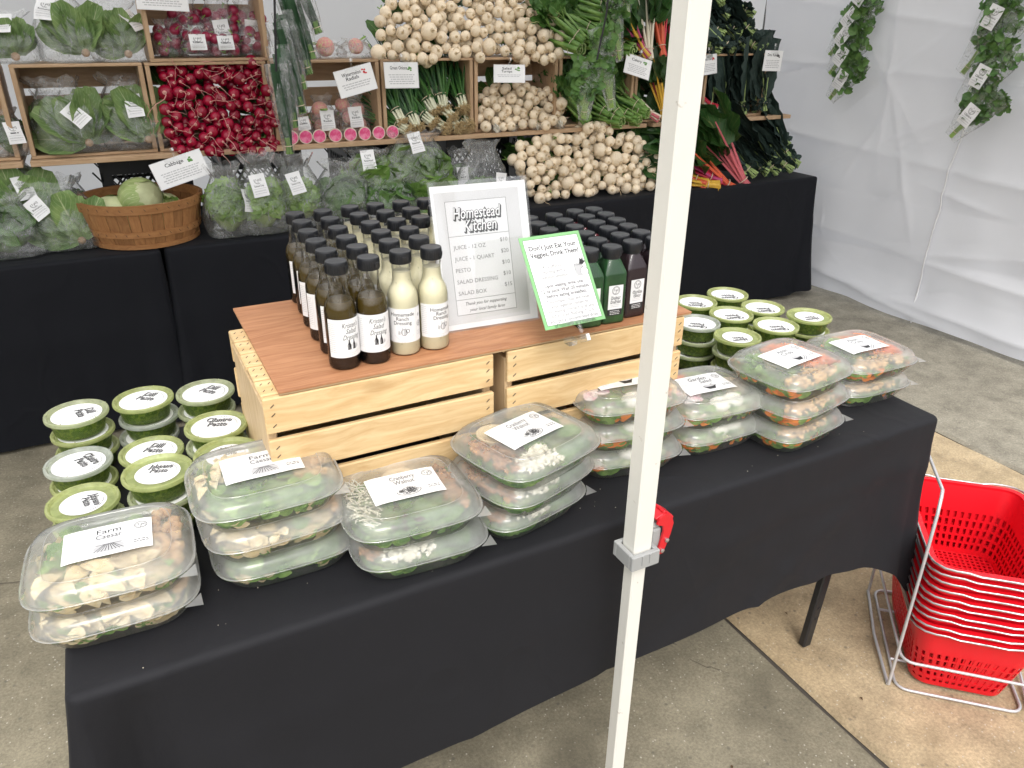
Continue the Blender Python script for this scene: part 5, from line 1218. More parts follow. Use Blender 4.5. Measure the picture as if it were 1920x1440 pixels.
def hoop(z, hh, dr, nm, th=.004, inner=False):
    f = (z / BH) ** .8; r_ = R0 + (R1 - R0) * f + dr; mb = MB(); d_ = (R1 - R0) / BH * hh * .4
    lathe(mb, [(r_ - d_ / 2, z - hh / 2), (r_ + th - d_ / 2, z - hh / 2), (r_ + th + d_ / 2, z + hh / 2), (r_ + d_ / 2, z + hh / 2), (r_ - d_ / 2, z - hh / 2)], 56, cap0=False, cap1=False); return mb.obj(nm, BW2, bt, 30)
hoop(BH - .014, .034, .002, 'rim_hoop'); hoop(BH - .014, .034, -.008, 'inner_hoop'); hoop(.062, .024, .0018, 'middle_hoop'); hoop(.012, .018, .0016, 'base_hoop')
mb = MB(); lathe(mb, [(R0 - .003, .004), (.001, .004)], 30, cap0=False); mb.obj('basket_floor', BW1, bt, 0)
mb = MB()
for i in range(ns):
    a = 2 * PI * (i + .5) / ns
    for z in (BH - .014, .062): r_ = R0 + (R1 - R0) * (z / BH) ** .8 + .0062; tube(mb, [((r_) * math.cos(a - .012), r_ * math.sin(a - .012), z + .004), ((r_ + .001) * math.cos(a + .012), (r_ + .001) * math.sin(a + .012), z - .004)], .0012, 4)
stuff(mb.obj('staples', mat('rusty_staple', (.08, .05, .035), .6, metal=.4), bt, 0))
for s in (1,):
    mb = MB(); P = []
    for i in range(17): a = PI * i / 16; P.append(((R1 + .010) * math.cos(a * 0 + .0) * 1.0 + 0, -.0 + .055 * math.cos(a), BH - .005 - .115 * math.sin(a)))
    tube(mb, P, .002, 6); mb.obj('wire_handle', GALV, bt, 60)
CABM = leafmat('pale_cabbage_leaf', (.34, .46, .15), (.50, .60, .25), (.66, .70, .40), .07, bump=.4, bs=30, veins=.5, trl=.1, ns=9)
def cabbage(label, x, y, z, r_, rot):
    mb = MB(); rr_ = random.Random(int(r_ * 1e4)); ball(mb, r_, (0, 0, 0), 22, 14, 0, (1, 1, .92), None, .08, 2)
    for i in range(9):
        a = 2 * PI * i / 9 + .2
        def fn(u, v, a=a, i=i):
            s = 2 * u - 1; th = PI - (.12 + 2.35 * v); ph = a + s * 1.0 * math.sin(PI * min(1, .10 + .84 * v)); q = r_ * (1.015 + .012 * (i % 3) + .015 * nz(s * 3 + i, v * 4) + .10 * max(0, v - .85))
            return (q * math.sin(th) * math.cos(ph), q * math.sin(th) * math.sin(ph), q * .92 * math.cos(th))
        grid(mb, 8, 12, fn)
    lathe(mb, [(r_ * .22, -r_ * .90), (r_ * .20, -r_ * 1.08), (.001, -r_ * 1.08)], 14, 1, cap0=False, cap1=False)
    t = mb.obj('cabbage', [CABM, mat('cabbage_stump', (.42, .30, .16), .7, .15, 60)], sm=180, loc=(x, y, z), rot=rot); tag(t, label, 'cabbage', 'cabbages in the round basket'); return t
cabbage('pale green cabbage standing highest in the round basket, stump to the front', bkx + .005, bky + .02, T + .006 + .150, .088, (rad(68), 0, rad(38)))
cabbage('cabbage mostly hidden low in the left side of the basket', bkx - .105, bky + .02, T + .006 + .100, .080, (rad(20), 0, 0)); cabbage('cabbage hidden low in the back of the basket', bkx + .09, bky + .06, T + .006 + .092, .078, (rad(30), 0, 2))
mb = MB(); leaf(mb, TR(bkx + .13, bky - .05, T + .152, .3, .2, .6), .075, .05, .4, .5, .05, 2, 6, 3); tag(mb.obj('cabbage_leaf', LEAFB, sm=180), 'loose green cabbage leaf showing inside the basket, right of the big cabbage', 'leaf')
# ---------------------------------------------------------------- turnips and radishes
TURN = mat('ivory_turnip_skin', (.80, .675, .50), .34, .16, 16, spec=.45, rnd=.12, col2=(.62, .48, .30), c2s=9, c2t=(.55, .85), sss=.0)
TAILM = mat('turnip_root_tail', (.60, .46, .28), .6, .2); STEMG = mat('green_stem', (.22, .36, .08), .5, .15)
RADM = mat('red_radish_skin', (.28, .004, .027), .25, .2, 24, spec=.5, rnd=.25); RTAIL = mat('radish_tail', (.62, .30, .26), .55, .2)
def root_veg(seed, m_skin, m_tail, tail, flat=.92):
    """unit diameter globe, root tail towards -Y, stem stub towards +Y"""
    mb = MB(); r = random.Random(seed); n = 14
    prof = [(.0, -.56), (.018, -.535), (.06, -.49), (.19, -.445), (.33, -.36), (.45, -.19), (.50, .0), (.465, .19), (.35, .35), (.18, .43), (.06, .44)]
    M = Matrix.Rotation(PI / 2, 4, 'X')
    k = len(mb.v); lathe(mb, [(a, b * flat) for a, b in prof], n, 0, Matrix.Rotation(-PI / 2, 4, 'X') @ Matrix.Scale(1, 4), cap0=False)
    mb.v = [(x, y if True else y, z) for x, y, z in mb.v]
    mb.v = [(x * (1 + .08 * nz(x * 2, y * 2 + seed, z * 2)), y, z * (1 + .08 * nz(x * 2 + 5, y * 2, z * 2 + seed))) for x, y, z in mb.v]
    P = [(0, -.52 * flat, 0)]; d = Vector((r.uniform(-.5, .5), -1, r.uniform(-.5, .2)))
    for i in range(7): d = (d + Vector((r.uniform(-.6, .6), r.uniform(-.3, .2), r.uniform(-.75, .35)))).normalized(); P.append(tuple(Vector(P[-1]) + d * tail / 7))
    lathe(mb, [(.0, -.575), (.03, -.545), (.085, -.492), (.13, -.478)], 9, 1, M=Matrix.Rotation(-PI / 2, 4, 'X') @ Matrix.Diagonal((1, 1, flat * 1.004, 1)), cap0=False, cap1=False)
    tube(mb, P, [.050, .038, .030, .024, .020, .017, .013, .008], 5, 1)
    for i in range(3): tube(mb, [(0, .38, 0), (r.uniform(-.06, .06), .62, r.uniform(-.06, .06)), (r.uniform(-.2, .2), .9, r.uniform(0, .3))], .045, 5, 2)
    return mb.mesh('root', [m_skin, m_tail, STEMG], 180)
TV = [root_veg(i, TURN, TAILM, t_, f_) for i, (t_, f_) in enumerate(((.8, .92), (1.3, .86), (.45, .95), (1.6, .90), (.6, .82), (.3, .92)))]
RV = [root_veg(20 + i, RADM, RTAIL, t_, f_) for i, (t_, f_) in enumerate(((1.5, 1.0), (2.0, 1.06), (1.0, .95), (2.4, 1.0), (.7, 1.02)))]
for i, m_ in enumerate(TV): m_.name = 'turnip_globe'
for i, m_ in enumerate(RV): m_.name = 'radish_globe'
def heap(nm, part, variants, label, cat, group, inside_, surf, box_, n, d0, d1, seed, cs, leafm, nleaf=3, big=.15):
    r = random.Random(seed); pts = []; tries = 0
    while len(pts) < n and tries < 30000:
        tries += 1; x, z = r.uniform(box_[0], box_[1]), r.uniform(box_[2], box_[3])
        if not inside_(x, z): continue
        d = r.uniform(d0, d1) * (1.3 if r.random() < big else 1); y = surf(x, z) + r.uniform(-.012, .022) - (d - d0) * .25; p = Vector((x, y, z))
        if all((p - q).length > .43 * (d + e) for q, e in pts): pts.append((p, d))
    # hidden second layer fills the gaps
    tries = 0; m = len(pts)
    while len(pts) < m + n * .45 and tries < 12000:
        tries += 1; x, z = r.uniform(box_[0], box_[1]), r.uniform(box_[2], box_[3])
        if not inside_(x, z): continue
        d = r.uniform(d0, d1); p = Vector((x, surf(x, z) + .045, z))
        if all((p - q).length > .40 * (d + e) for q, e in pts): pts.append((p, d))
    cen = []
    for p, d in pts:
        if all((p - c).length > cs for c in cen): cen.append(p)
    grp = {i: [] for i in range(len(cen))}
    for p, d in pts: grp[min(range(len(cen)), key=lambda i: (cen[i] - p).length)].append((p, d))
    for i, mem in grp.items():
        if not mem: continue
        c = sum((p for p, d in mem), Vector()) / len(mem); t = thing(nm, label, cat, c, group=group)
        for p, d in mem:
            dn = Vector((r.uniform(-.55, .55), -1, r.uniform(-.5, .35))).normalized(); M = aim((0, 0, 0), -dn, r.uniform(0, 6.3)); link(part, r.choice(variants), t, p - c, M.to_euler(), d)
        mb = MB()
        for k in range(nleaf):
            dd = Vector((r.uniform(-.7, .7), r.uniform(.3, 1), r.uniform(-.1, .9))); p0 = Vector((r.uniform(-.04, .04), .035, r.uniform(-.03, .04))); l = r.uniform(.12, .20)
            leaf(mb, aim(p0, dd, r.uniform(-.6, .6), (0, -1, .3)), l, l * .5, .3, r.uniform(.2, 1.1), .06, 2, 7, k + i, 0)
        for k in range(2): tube(mb, [(0, .01, 0), (r.uniform(-.03, .03), .05, r.uniform(-.02, .03)), (r.uniform(-.06, .06), .10, r.uniform(-.02, .05))], .004, 5, 1)
        mb.obj('leaf_tops', [leafm, STEMG], t, 180)
def poly_in(poly):
    def f(x, z):
        c = False; j = len(poly) - 1
        for i in range(len(poly)):
            if (poly[i][1] > z) != (poly[j][1] > z) and x < (poly[j][0] - poly[i][0]) * (z - poly[i][1]) / (poly[j][1] - poly[i][1]) + poly[i][0]: c = not c
            j = i
        return c
    return f
TP1 = [P_((0.998, 0.695)), P_((1.028, 0.823)), P_((1.115, 0.929)), P_((1.240, 1.037)), P_((1.808, 1.055)), P_((1.925, 0.851)), P_((1.947, 0.697)), P_((1.894, 0.662)), P_((1.719, 0.637)), P_((1.670, 0.707)), P_((1.491, 0.663)), P_((1.427, 0.691)), P_((1.351, 0.683)), P_((1.183, 0.628)), P_((1.134, 0.668)), P_((1.091, 0.677)), P_((1.015, 0.669))]
heap('turnip_bunch', 'turnip', TV, 'bunch of white turnips in the highest heap, on top of the crates', 'turnips', 'white turnip bunches in the top heap', poly_in(TP1), lambda x, z: 2.355 + .42 * (z - CT + .05), (.9, 2.0, CT - .1, CT + .4), 200, .046, .066, 3, .115, DARKGREEN)
TP2 = [P_((1.479, 0.361)), P_((1.510, 0.467)), P_((1.575, 0.534)), P_((1.748, 0.541)), P_((1.900, 0.509)), P_((1.967, 0.424)), P_((1.946, 0.342))]
heap('turnip_bunch', 'turnip', TV, 'bunch of white turnips in the middle heap, inside the shelf crate', 'turnips', 'white turnip bunches in the middle heap', poly_in(TP2), lambda x, z: 2.345 + .5 * (z - SH), (1.4, 2.0, SH, SH + .3), 80, .044, .060, 5, .11, DARKGREEN, 2, .08)
TP3 = [P_((1.651, 0.003)), P_((1.706, 0.050)), P_((1.665, 0.129)), P_((1.620, 0.207)), P_((1.659, 0.272)), P_((1.751, 0.260)), P_((1.828, 0.319)), P_((1.995, 0.281)), P_((2.068, 0.353)), P_((2.201, 0.336)), P_((2.225, 0.287)), P_((2.416, 0.268)), P_((2.546, 0.148)), P_((2.500, 0.031)), P_((2.283, 0.003)), P_((2.095, 0.012)), P_((1.821, -0.005))]
heap('turnip_bunch', 'turnip', TV, 'bunch of white turnips in the lowest heap, on the black cloth', 'turnips', 'white turnip bunches in the bottom heap', poly_in(TP3), lambda x, z: 2.19 + .42 * (z - T), (1.5, 2.75, T + .026, T + .4), 200, .045, .065, 7, .12, DARKGREEN, 6, .14)
RP = [P_((0.071, 0.429)), P_((0.100, 0.646)), P_((0.212, 0.654)), P_((0.246, 0.680)), P_((0.375, 0.641)), P_((0.411, 0.678)), P_((0.489, 0.670)), P_((0.502, 0.514)), P_((0.505, 0.340)), P_((0.462, 0.312)), P_((0.103, 0.335))]
heap('radish_bunch', 'radish', RV, 'bunch of glossy red radishes with pale tails in the overflowing crate', 'radishes', 'red radish bunches in the crate', poly_in(RP), lambda x, z: 2.345 + .22 * (z - SH), (.0, .58, SH - .02, SH + .38), 110, .040, .050, 9, .095, DARKGREEN, 3, .1)
# ---------------------------------------------------------------- kale, chard, celery, green onions
CUT = mat('cut_stem_green', (.30, .40, .14), .5, .15, 80); CELM = mat('celery_stalk', (.10, .215, .035), .4, .22, 30, col2=(.19, .32, .075), c2s=16, stretch=(1, 1, 1)); CELC = mat('celery_cut_end', (.30, .40, .15), .5, .15, 80)
CELL = leafmat('celery_leaf', (.03, .10, .018), (.07, .17, .03), (.2, .3, .1), .05, bump=.4)
def kale_bunch(seed, L_=.33, n=11):
    r = random.Random(seed); t = thing('kale_bunch', '', 'kale'); mb = MB(); st = MB()
    for i in range(n):
        a = 2.4 * i; q = math.sqrt(i / n); d = Vector((.30 * q * math.cos(a), 1, .24 * q * math.sin(a) + .05)); l = L_ * r.uniform(.8, 1.1)
        leaf(mb, aim((.012 * q * math.cos(a), .03, .012 * q * math.sin(a)), d, r.uniform(-.5, .5), (math.cos(a) * .6, 0, 1)), l, l * .46, -.22, r.uniform(-.15, .5), .022, 3, 12, i + seed, 0, lambda v: .16 + .84 * math.sin(PI * min(1, .05 + .86 * v)) ** .7, 7)
        tube(st, [(.014 * q * math.cos(a) * 1.3, -.035 - .01 * r.random(), .014 * q * math.sin(a) * 1.3), (.010 * q * math.cos(a), .03, .010 * q * math.sin(a)), (.012 * q * math.cos(a) + d.x * .1, .03 + .1, .012 * q * math.sin(a) + d.z * .1)], [.0052, .0048, .003], 6)
        if i > 3:   # frilled scrap near the cut
            for q2 in range(3): leaf(mb, aim((.020 * q * math.cos(a), -.012 + .012 * q2, .020 * q * math.sin(a)), (r.uniform(-1, 1), r.uniform(-.6, .6), r.uniform(-.3, 1))), .035, .028, .3, .8, .14, 1, 4, i + q2, 0)
    mb.obj('leaves', KALE, t, 180); st.obj('stems', CUT, t, 60)
    b = MB(); lathe(b, [(.020, -.002), (.0212, 0), (.020, .002)], 16, M=TR(0, .004, 0, rx=PI / 2), cap0=False, cap1=False); b.obj('rubber_band', BAND, t, 60); return t
STC = {'red': mat('red_chard_stalk', (.50, .018, .045), .35, .15, 40), 'orange': mat('orange_chard_stalk', (.62, .10, .035), .35, .12, 40), 'yellow': mat('yellow_chard_stalk', (.62, .36, .03), .35, .12, 40), 'pink': mat('pink_chard_stalk', (.56, .12, .14), .35, .15, 40), 'white': mat('white_chard_stalk', (.72, .66, .52), .4, .08, 40), 'magenta': mat('magenta_chard_stalk', (.40, .02, .12), .35, .15, 40)}
def chard_bunch(seed, cols, SL=.12, LL=.24, n=10, spread=.42):
    r = random.Random(seed); t = thing('chard_bunch', '', 'chard'); mb = MB(); sts = {c: MB() for c in cols}; 
    for i in range(n):
        a = 2.4 * i; q = math.sqrt((i + .3) / n); d = Vector((spread * q * math.cos(a), 1, spread * .8 * q * math.sin(a) + .06)).normalized(); p0 = Vector((.014 * q * math.cos(a), 0, .014 * q * math.sin(a))); c = cols[i % len(cols)]; sl = SL * r.uniform(.85, 1.15)
        tube(sts[c], [p0 * 1.25 + Vector((0, -.045 - .008 * r.random(), 0)), p0, p0 + d * sl * .5, p0 + d * (sl + LL * .4)], [.0105, .0085, .0070, .003], 8, flat=.65)
        l = LL * r.uniform(.8, 1.15); leaf(mb, aim(p0 + d * sl * .9, d + Vector((r.uniform(-.3, .3), 0, r.uniform(-.1, .35))), r.uniform(-.6, .6), (math.cos(a) * .7, -.3, 1)), l, l * .68, .25, r.uniform(.0, 1.0), .06, 3, 8, i + seed, 0, None, 2.6)
    mb.obj('leaves', CHARDL, t, 180)
    for c, b in sts.items(): b.obj('stalks', STC[c], t, 60)
    b = MB(); lathe(b, [(.024, -.002), (.0255, 0), (.024, .002)], 16, M=TR(0, .0, 0, rx=PI / 2), cap0=False, cap1=False); b.obj('rubber_band', BAND, t, 60); return t
def celery_bunch(seed, n=10, SL=.16):
    r = random.Random(seed); t = thing('celery_bunch', '', 'celery'); mb = MB(); lf = MB()
    for i in range(n):
        a = 2.4 * i + .4; q = math.sqrt((i + .2) / n); d = Vector((.22 * q * math.cos(a), 1, .18 * q * math.sin(a) + .03)).normalized(); p0 = Vector((.030 * q * math.cos(a), -.05 - .012 * r.random(), .030 * q * math.sin(a)))
        M = aim(p0, d, 0, (-math.cos(a), 0, -math.sin(a) + .01)); l = SL * r.uniform(.85, 1.2); w = .0135 * r.uniform(.8, 1.15)
        sec = [(-1, .35), (-.85, -.15), (-.45, -.5), (0, -.6), (.45, -.5), (.85, -.15), (1, .35), (.62, .25), (.3, -.02), (0, -.1), (-.3, -.02), (-.62, .25)]; k = len(sec); vs = []
        for j in range(4): f = j / 3; vs += [(x * w * (1 - .45 * f), l * f, z * w * (1 - .45 * f)) for x, z in sec]
        mb.add(vs, [(j * k + e, j * k + (e + 1) % k, (j + 1) * k + (e + 1) % k, (j + 1) * k + e) for j in range(3) for e in range(k)], 0, M)
        mb.add([v for v in vs[:k]], [tuple(range(k))], 1, M)
        tip = p0 + d * l
        for q2 in range(5):
            d2 = d + Vector((r.uniform(-.7, .7), r.uniform(-.2, .3), r.uniform(-.3, .8))); tube(mb, [tip, tip + d2 * .05], .0022, 5, 0); leaf(lf, aim(tip + d2 * .04, d2, r.uniform(-1, 1)), r.uniform(.06, .10), r.uniform(.05, .075), .3, .5, .16, 2, 6, i + q2, 0, None, 2.2)
    mb.obj('stalks', [CELM, CELC], t, 50); lf.obj('leaves', CELL, t, 180)
    b = MB(); lathe(b, [(.040, -.0018), (.0412, 0), (.040, .0018)], 18, M=TR(0, -.01, 0, rx=PI / 2), cap0=False, cap1=False); b.obj('rubber_band', BAND, t, 60); return t
ONG = mat('onion_green_blade', (.022, .085, .025), .4, .2, 40, col2=(.06, .16, .035), c2s=20); ONW = mat('onion_white_bulb', (.70, .70, .52), .4, .1); ONR = mat('onion_rootlets', (.50, .37, .19), .8, .2)
def onion_bunch(seed, n=9):
    r = random.Random(seed); t = thing('green_onion_bunch', '', 'green onions'); g_ = MB(); w = MB(); ro = MB()
    for i in range(n):
        a = 2.4 * i; q = math.sqrt((i + .3) / n); p = Vector((.022 * q * math.cos(a), 0, .020 * q * math.sin(a))); d = Vector((.25 * q * math.cos(a), 1, .2 * q * math.sin(a) + .12)).normalized()
        tube(w, [p + Vector((0, -.035, 0)), p + Vector((0, -.028, 0)), p + Vector((0, -.015, 0)), p + d * .025], [.004, .0085, .0062, .0045], 7)
        for k in range(3):
            d1 = (d + Vector((r.uniform(-.22, .22), 0, r.uniform(-.1, .3)))).normalized(); P = [p + d * .015]; 
            for s in range(5): d1 = (d1 + Vector((r.uniform(-.12, .12), .05, -.03 + r.uniform(-.08, .06)))).normalized(); P.append(P[-1] + d1 * .058)
            tube(g_, P, [.0040, .0042, .0038, .0032, .0022, .0008], 5)
        for k in range(30):
            d1 = Vector((r.uniform(-1, 1), -r.uniform(-.2, 1), r.uniform(-1, .9))).normalized(); p1 = p + Vector((0, -.030, 0)); p2 = p1 + d1 * r.uniform(.010, .020); tube(ro, [p1, p2, p2 + (d1 + rdir(r) * 1.1).normalized() * .012], [.0016, .0013, .0009], 3, cap=False)
    g_.obj('green_blades', ONG, t, 60); w.obj('white_bulbs', ONW, t, 60); stuff(ro.obj('rootlets', ONR, t, 0))
    b = MB(); lathe(b, [(.026, -.0018), (.0272, 0), (.026, .0018)], 16, M=TR(0, .03, 0, rx=PI / 2), cap0=False, cap1=False); b.obj('rubber_band', BAND, t, 60); return t
def put(proto, used, x, y, z, d, roll, label, group, sc=1.0):
    M = aim((x, y, z), d, roll)
    if proto.name in used: o = dup(proto)
    else: o = proto; used.add(proto.name)
    o.location = (x, y, z); o.rotation_euler = M.to_euler(); o.scale = (sc, sc, sc); o['label'] = label; o['group'] = group; return o
rr = random.Random(31); used = set()
KP = [kale_bunch(i * 5 + 1) for i in range(3)]
def kales(pl, label, group, d, L=1.0, jit=.15):
    for i, (x, z, y) in enumerate(pl): put(KP[i % 3], used, x, y, z, Vector(d) + Vector((rr.uniform(-jit, jit), rr.uniform(-jit, jit), rr.uniform(-jit, jit))), rr.uniform(-1, 1), label, group, L * rr.uniform(.92, 1.06))
def YY(p, y): return (p[0], T + p[1], y)
kales([YY((2.914, 0.706), 2.40), YY((3.005, 0.711), 2.40), YY((3.105, 0.716), 2.40), YY((3.212, 0.715), 2.40), YY((2.980, 0.785), 2.46), YY((3.099, 0.790), 2.46), YY((3.199, 0.801), 2.46), YY((3.256, 0.731), 2.42), YY((3.038, 0.875), 2.50), YY((3.212, 0.888), 2.50), YY((3.005, 0.949), 2.52)], 'bunch of dark dinosaur kale in the top heap, on the crates', 'kale bunches in the top heap', (-.45, .62, .42), 1.2)
kales([YY((2.972, 0.384), 2.42), YY((3.034, 0.394), 2.38), YY((3.156, 0.372), 2.44), YY((3.171, 0.389), 2.38), YY((3.296, 0.386), 2.42), YY((3.330, 0.400), 2.38), YY((3.110, 0.385), 2.50), YY((3.352, 0.382), 2.50), YY((3.026, 0.400), 2.44), YY((3.231, 0.389), 2.48), YY((3.395, 0.388), 2.48)], 'bunch of dark dinosaur kale standing upright on the middle shelf', 'kale bunches standing on the middle shelf', (-.04, .16, 1), 1.08, .07)
kales([YY((3.066, 0.063), 2.24), YY((3.129, 0.062), 2.22), YY((3.224, 0.064), 2.22), YY((3.307, 0.067), 2.22), YY((3.440, 0.060), 2.24), YY((3.225, 0.109), 2.30), YY((3.340, 0.120), 2.30), YY((3.487, 0.123), 2.30), YY((3.507, 0.084), 2.26), YY((3.202, 0.151), 2.36), YY((3.441, 0.167), 2.36), YY((3.536, 0.184), 2.38), YY((3.400, 0.186), 2.42), YY((3.155, 0.102), 2.30), YY((3.098, 0.099), 2.34), YY((3.336, 0.218), 2.44)], 'bunch of dark dinosaur kale in the lowest heap, at the table end', 'kale bunches in the lowest heap', (-.42, .55, .50), 1.25)
def chard(p, y, cols, d, label, grp, seed, big=1.0, **k):
    t = chard_bunch(seed, cols, **k); t.scale = (big, big, big); M = aim((0, 0, 0), d, 0); t.location = (p[0], y, T + p[1]); t.rotation_euler = M.to_euler(); t['label'] = label; t['group'] = grp
G3 = 'rainbow chard bunches'
chard((2.407, 0.701), 2.36, ['magenta', 'yellow'], (-.45, .35, .62), 'chard bunch with magenta and yellow stalks on the top shelf', G3, 1)
chard((2.448, 0.701), 2.36, ['white'], (.02, .25, .9), 'chard bunch with thick white stalks on the top shelf', G3, 2, SL=.16, n=6, spread=.2)
chard((2.533, 0.715), 2.37, ['orange', 'orange', 'red'], (-.02, .3, .9), 'chard bunch with orange stalks on the top shelf', G3, 3, spread=.25)
chard((2.517, 0.691), 2.40, ['red'], (-.8, .4, .25), 'chard bunch with red stalks lying low on the top shelf', G3, 4)
chard((2.638, 0.697), 2.42, ['red', 'magenta'], (.1, .5, .7), 'chard bunch with dark red stalks on the top shelf, beside the tent leg', G3, 14)
chard((2.455, 0.727), 2.50, ['white', 'orange'], (-.1, .5, .8), 'chard bunch standing behind the others on the top shelf', G3, 15)
chard((2.582, 0.399), 2.37, ['yellow', 'yellow', 'red'], (-.25, .25, .85), 'chard bunch with bright yellow and red stalks in the crate', G3, 5, SL=.16, spread=.22)
chard((2.501, 0.378), 2.36, ['white', 'pink'], (-.45, .6, .35), 'chard bunch with curled pale pink stalks in the crate', G3, 6)
chard((2.684, 0.374), 2.44, ['red'], (.1, .5, .8), 'chard bunch with red stalks at the back of the crate', G3, 7)
chard((2.932, 0.405), 2.40, ['red', 'white', 'red'], (-.75, .35, .3), 'chard bunch with red and white stalks right of the tent leg', G3, 8)
chard((3.039, 0.017), 2.17, ['pink', 'pink'], (-.5, .4, .75), 'chard bunch with salmon pink stalks nearest the kale', G3, 9, big=1.35, SL=.17, spread=.30)
chard((2.922, 0.003), 2.17, ['orange', 'red', 'pink'], (-.75, .38, .48), 'chard bunch with orange red stalks at the front of the table', G3, 10, big=1.35, SL=.17, spread=.30)
chard((2.825, 0.046), 2.20, ['red', 'magenta'], (-.75, .5, .3), 'chard bunch with crimson stalks in the bottom row', G3, 11, big=1.35, SL=.16)
chard((2.772, 0.017), 2.16, ['yellow', 'yellow', 'red'], (-.85, .5, .06), 'chard bunch with yellow cut ends lowest on the table', G3, 12, big=1.35)
chard((2.714, 0.039), 2.19, ['yellow', 'orange'], (-.6, .6, .2), 'chard bunch with yellow and orange stalks half behind the tent leg', G3, 13, big=1.35)
for i, (px_, y) in enumerate((((2.787, 0.153), 2.32), ((3.013, 0.177), 2.36), ((2.662, 0.138), 2.28), ((2.982, 0.213), 2.40))):
    chard(px_, y, ['red', 'orange'], (-.2 + .1 * i, .5, .6), 'chard bunch at the back of the bottom row, %s' % ['half behind the tent leg', 'below the kale shelf', 'next to the turnip heap', 'deepest under the shelf'][i], G3, 30 + i, LL=.28)
CP = [celery_bunch(i * 3 + 2) for i in range(3)]; used2 = set()
for i, (p, y, d) in enumerate((((1.990, 0.767), 2.37, (-.62, .5, .55)), ((1.977, 0.715), 2.36, (-.3, .85, .2)), ((2.107, 0.738), 2.37, (-.7, .7, .15)), ((2.165, 0.834), 2.42, (-.85, .5, .1)), ((2.079, 0.793), 2.40, (-.7, .6, .3)), ((2.181, 0.889), 2.46, (-.85, .5, .22)), ((2.174, 0.785), 2.40, (-.6, .8, .1)), ((2.304, 0.701), 2.38, (-.3, .9, .1)), ((2.283, 0.829), 2.46, (-.5, .8, .2)), ((2.049, 0.863), 2.50, (-.6, .6, .5)), ((2.165, 0.938), 2.54, (-.6, .6, .4)))):
    put(CP[i % 3], used2, p[0], y, T + p[1], d, rr.uniform(-1, 1), 'green celery bunch with cut ends forward in the top heap', 'celery bunches in the top heap', rr.uniform(.95, 1.1))
for i, (p, y, d) in enumerate((((2.051, 0.404), 2.35, (-.38, .42, .75)), ((2.055, 0.428), 2.42, (-.4, .5, .7)), ((2.189, 0.406), 2.38, (-.5, .7, .4)), ((2.249, 0.401), 2.35, (-.4, .6, .5)), ((2.253, 0.447), 2.42, (-.4, .5, .7)), ((2.319, 0.385), 2.35, (-.5, .8, .25)), ((2.398, 0.429), 2.38, (-.5, .7, .4)), ((2.351, 0.365), 2.34, (-.35, .9, .15)), ((2.239, 0.360), 2.34, (-.35, .9, .1)), ((2.415, 0.398), 2.36, (-.4, .8, .2)), ((2.190, 0.471), 2.48, (-.3, .4, .8)), ((2.363, 0.480), 2.46, (-.3, .4, .8)))):
    put(CP[i % 3], used2, p[0], y, T + p[1], d, rr.uniform(-1, 1), 'green celery bunch with cut ends forward inside the shelf crate', 'celery bunches in the lower crate', rr.uniform(.85, 1.0))
OP = [onion_bunch(i * 7 + 3) for i in range(3)]; used3 = set()
for i, (p, y, d) in enumerate((((1.074, 0.412), 2.36, (-.35, .5, .8)), ((1.147, 0.386), 2.35, (-.25, .5, .8)), ((1.084, 0.357), 2.34, (-.6, .7, .3)), ((1.249, 0.447), 2.40, (-.35, .5, .75)), ((1.312, 0.459), 2.40, (-.05, .45, .85)), ((1.406, 0.452), 2.38, (.1, .6, .6)), ((1.220, 0.391), 2.36, (-.5, .6, .5)), ((1.280, 0.355), 2.35, (-.4, .8, .2)), ((1.351, 0.356), 2.35, (-.2, .8, .2)), ((1.326, 0.409), 2.37, (-.3, .7, .4)), ((1.413, 0.363), 2.35, (.1, .8, .2)), ((1.294, 0.503), 2.45, (-.3, .4, .85)), ((1.162, 0.483), 2.46, (-.2, .4, .9)))):
    put(OP[i % 3], used3, p[0], y + .035, T + p[1] + .020, d, rr.uniform(-1, 1), 'bunch of green onions with tan rootlets forward in the shelf crate', 'green onion bunches in the crate', rr.uniform(.95, 1.1))
# ---------------------------------------------------------------- watermelon radishes and bagged radishes
WRAD = mat('watermelon_radish_skin', (.58, .44, .26), .4, .15, 20, col2=(.62, .20, .24), c2s=14, c2t=(.42, .56)); WPINK = mat('pink_radish_flesh', (.72, .07, .22), .35, .12, 60, col2=(.80, .25, .40), c2s=30); WRIM = mat('radish_rim', (.70, .62, .50), .4)
RADBAG = mat('bagged_radish_skin', (.27, .012, .05), .35, .25, 24)
def roots_bag(x, y, z, w, h, label, cat, group, seed, m, word, lab, d0=.05, dep=.06, part='radish'):
    t = thing('radish_bag', label, cat, (x, y, z + .001), group=group); r = random.Random(seed)
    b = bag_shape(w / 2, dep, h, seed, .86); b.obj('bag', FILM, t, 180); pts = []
    for _ in range(4000):
        p = Vector((r.uniform(-1, 1) * (w / 2 - d0 * .5), r.uniform(-1, .3) * (dep - d0 * .5), r.uniform(d0 * .5, h * .72))); d = d0 * r.uniform(.85, 1.15)
        if all((p - q).length > .42 * (d + e) for q, e in pts): pts.append((p, d))
        if len(pts) >= int(6 * w * h / d0 / d0 * .35) + 4: break
    for p, d in pts: link(part, m, t, p, (r.uniform(0, 6), r.uniform(0, 6), r.uniform(0, 6)), d)
    if lab:
        a, v, tw = lab; p = b.S(a, v); M = TR(p.x, p.y - .010, p.z, rx=PI / 2 - .06) @ Matrix.Rotation(tw, 4, 'Z'); tag_label(t, word, M, min(.062, w * .5), min(.092, h * .5))
    return t
WV = root_veg(51, WRAD, TAILM, .25, .95); WV.name = 'watermelon_radish_globe'; RB = root_veg(52, RADBAG, RTAIL, .4, 1.0); RB.name = 'bagged_radish_globe'
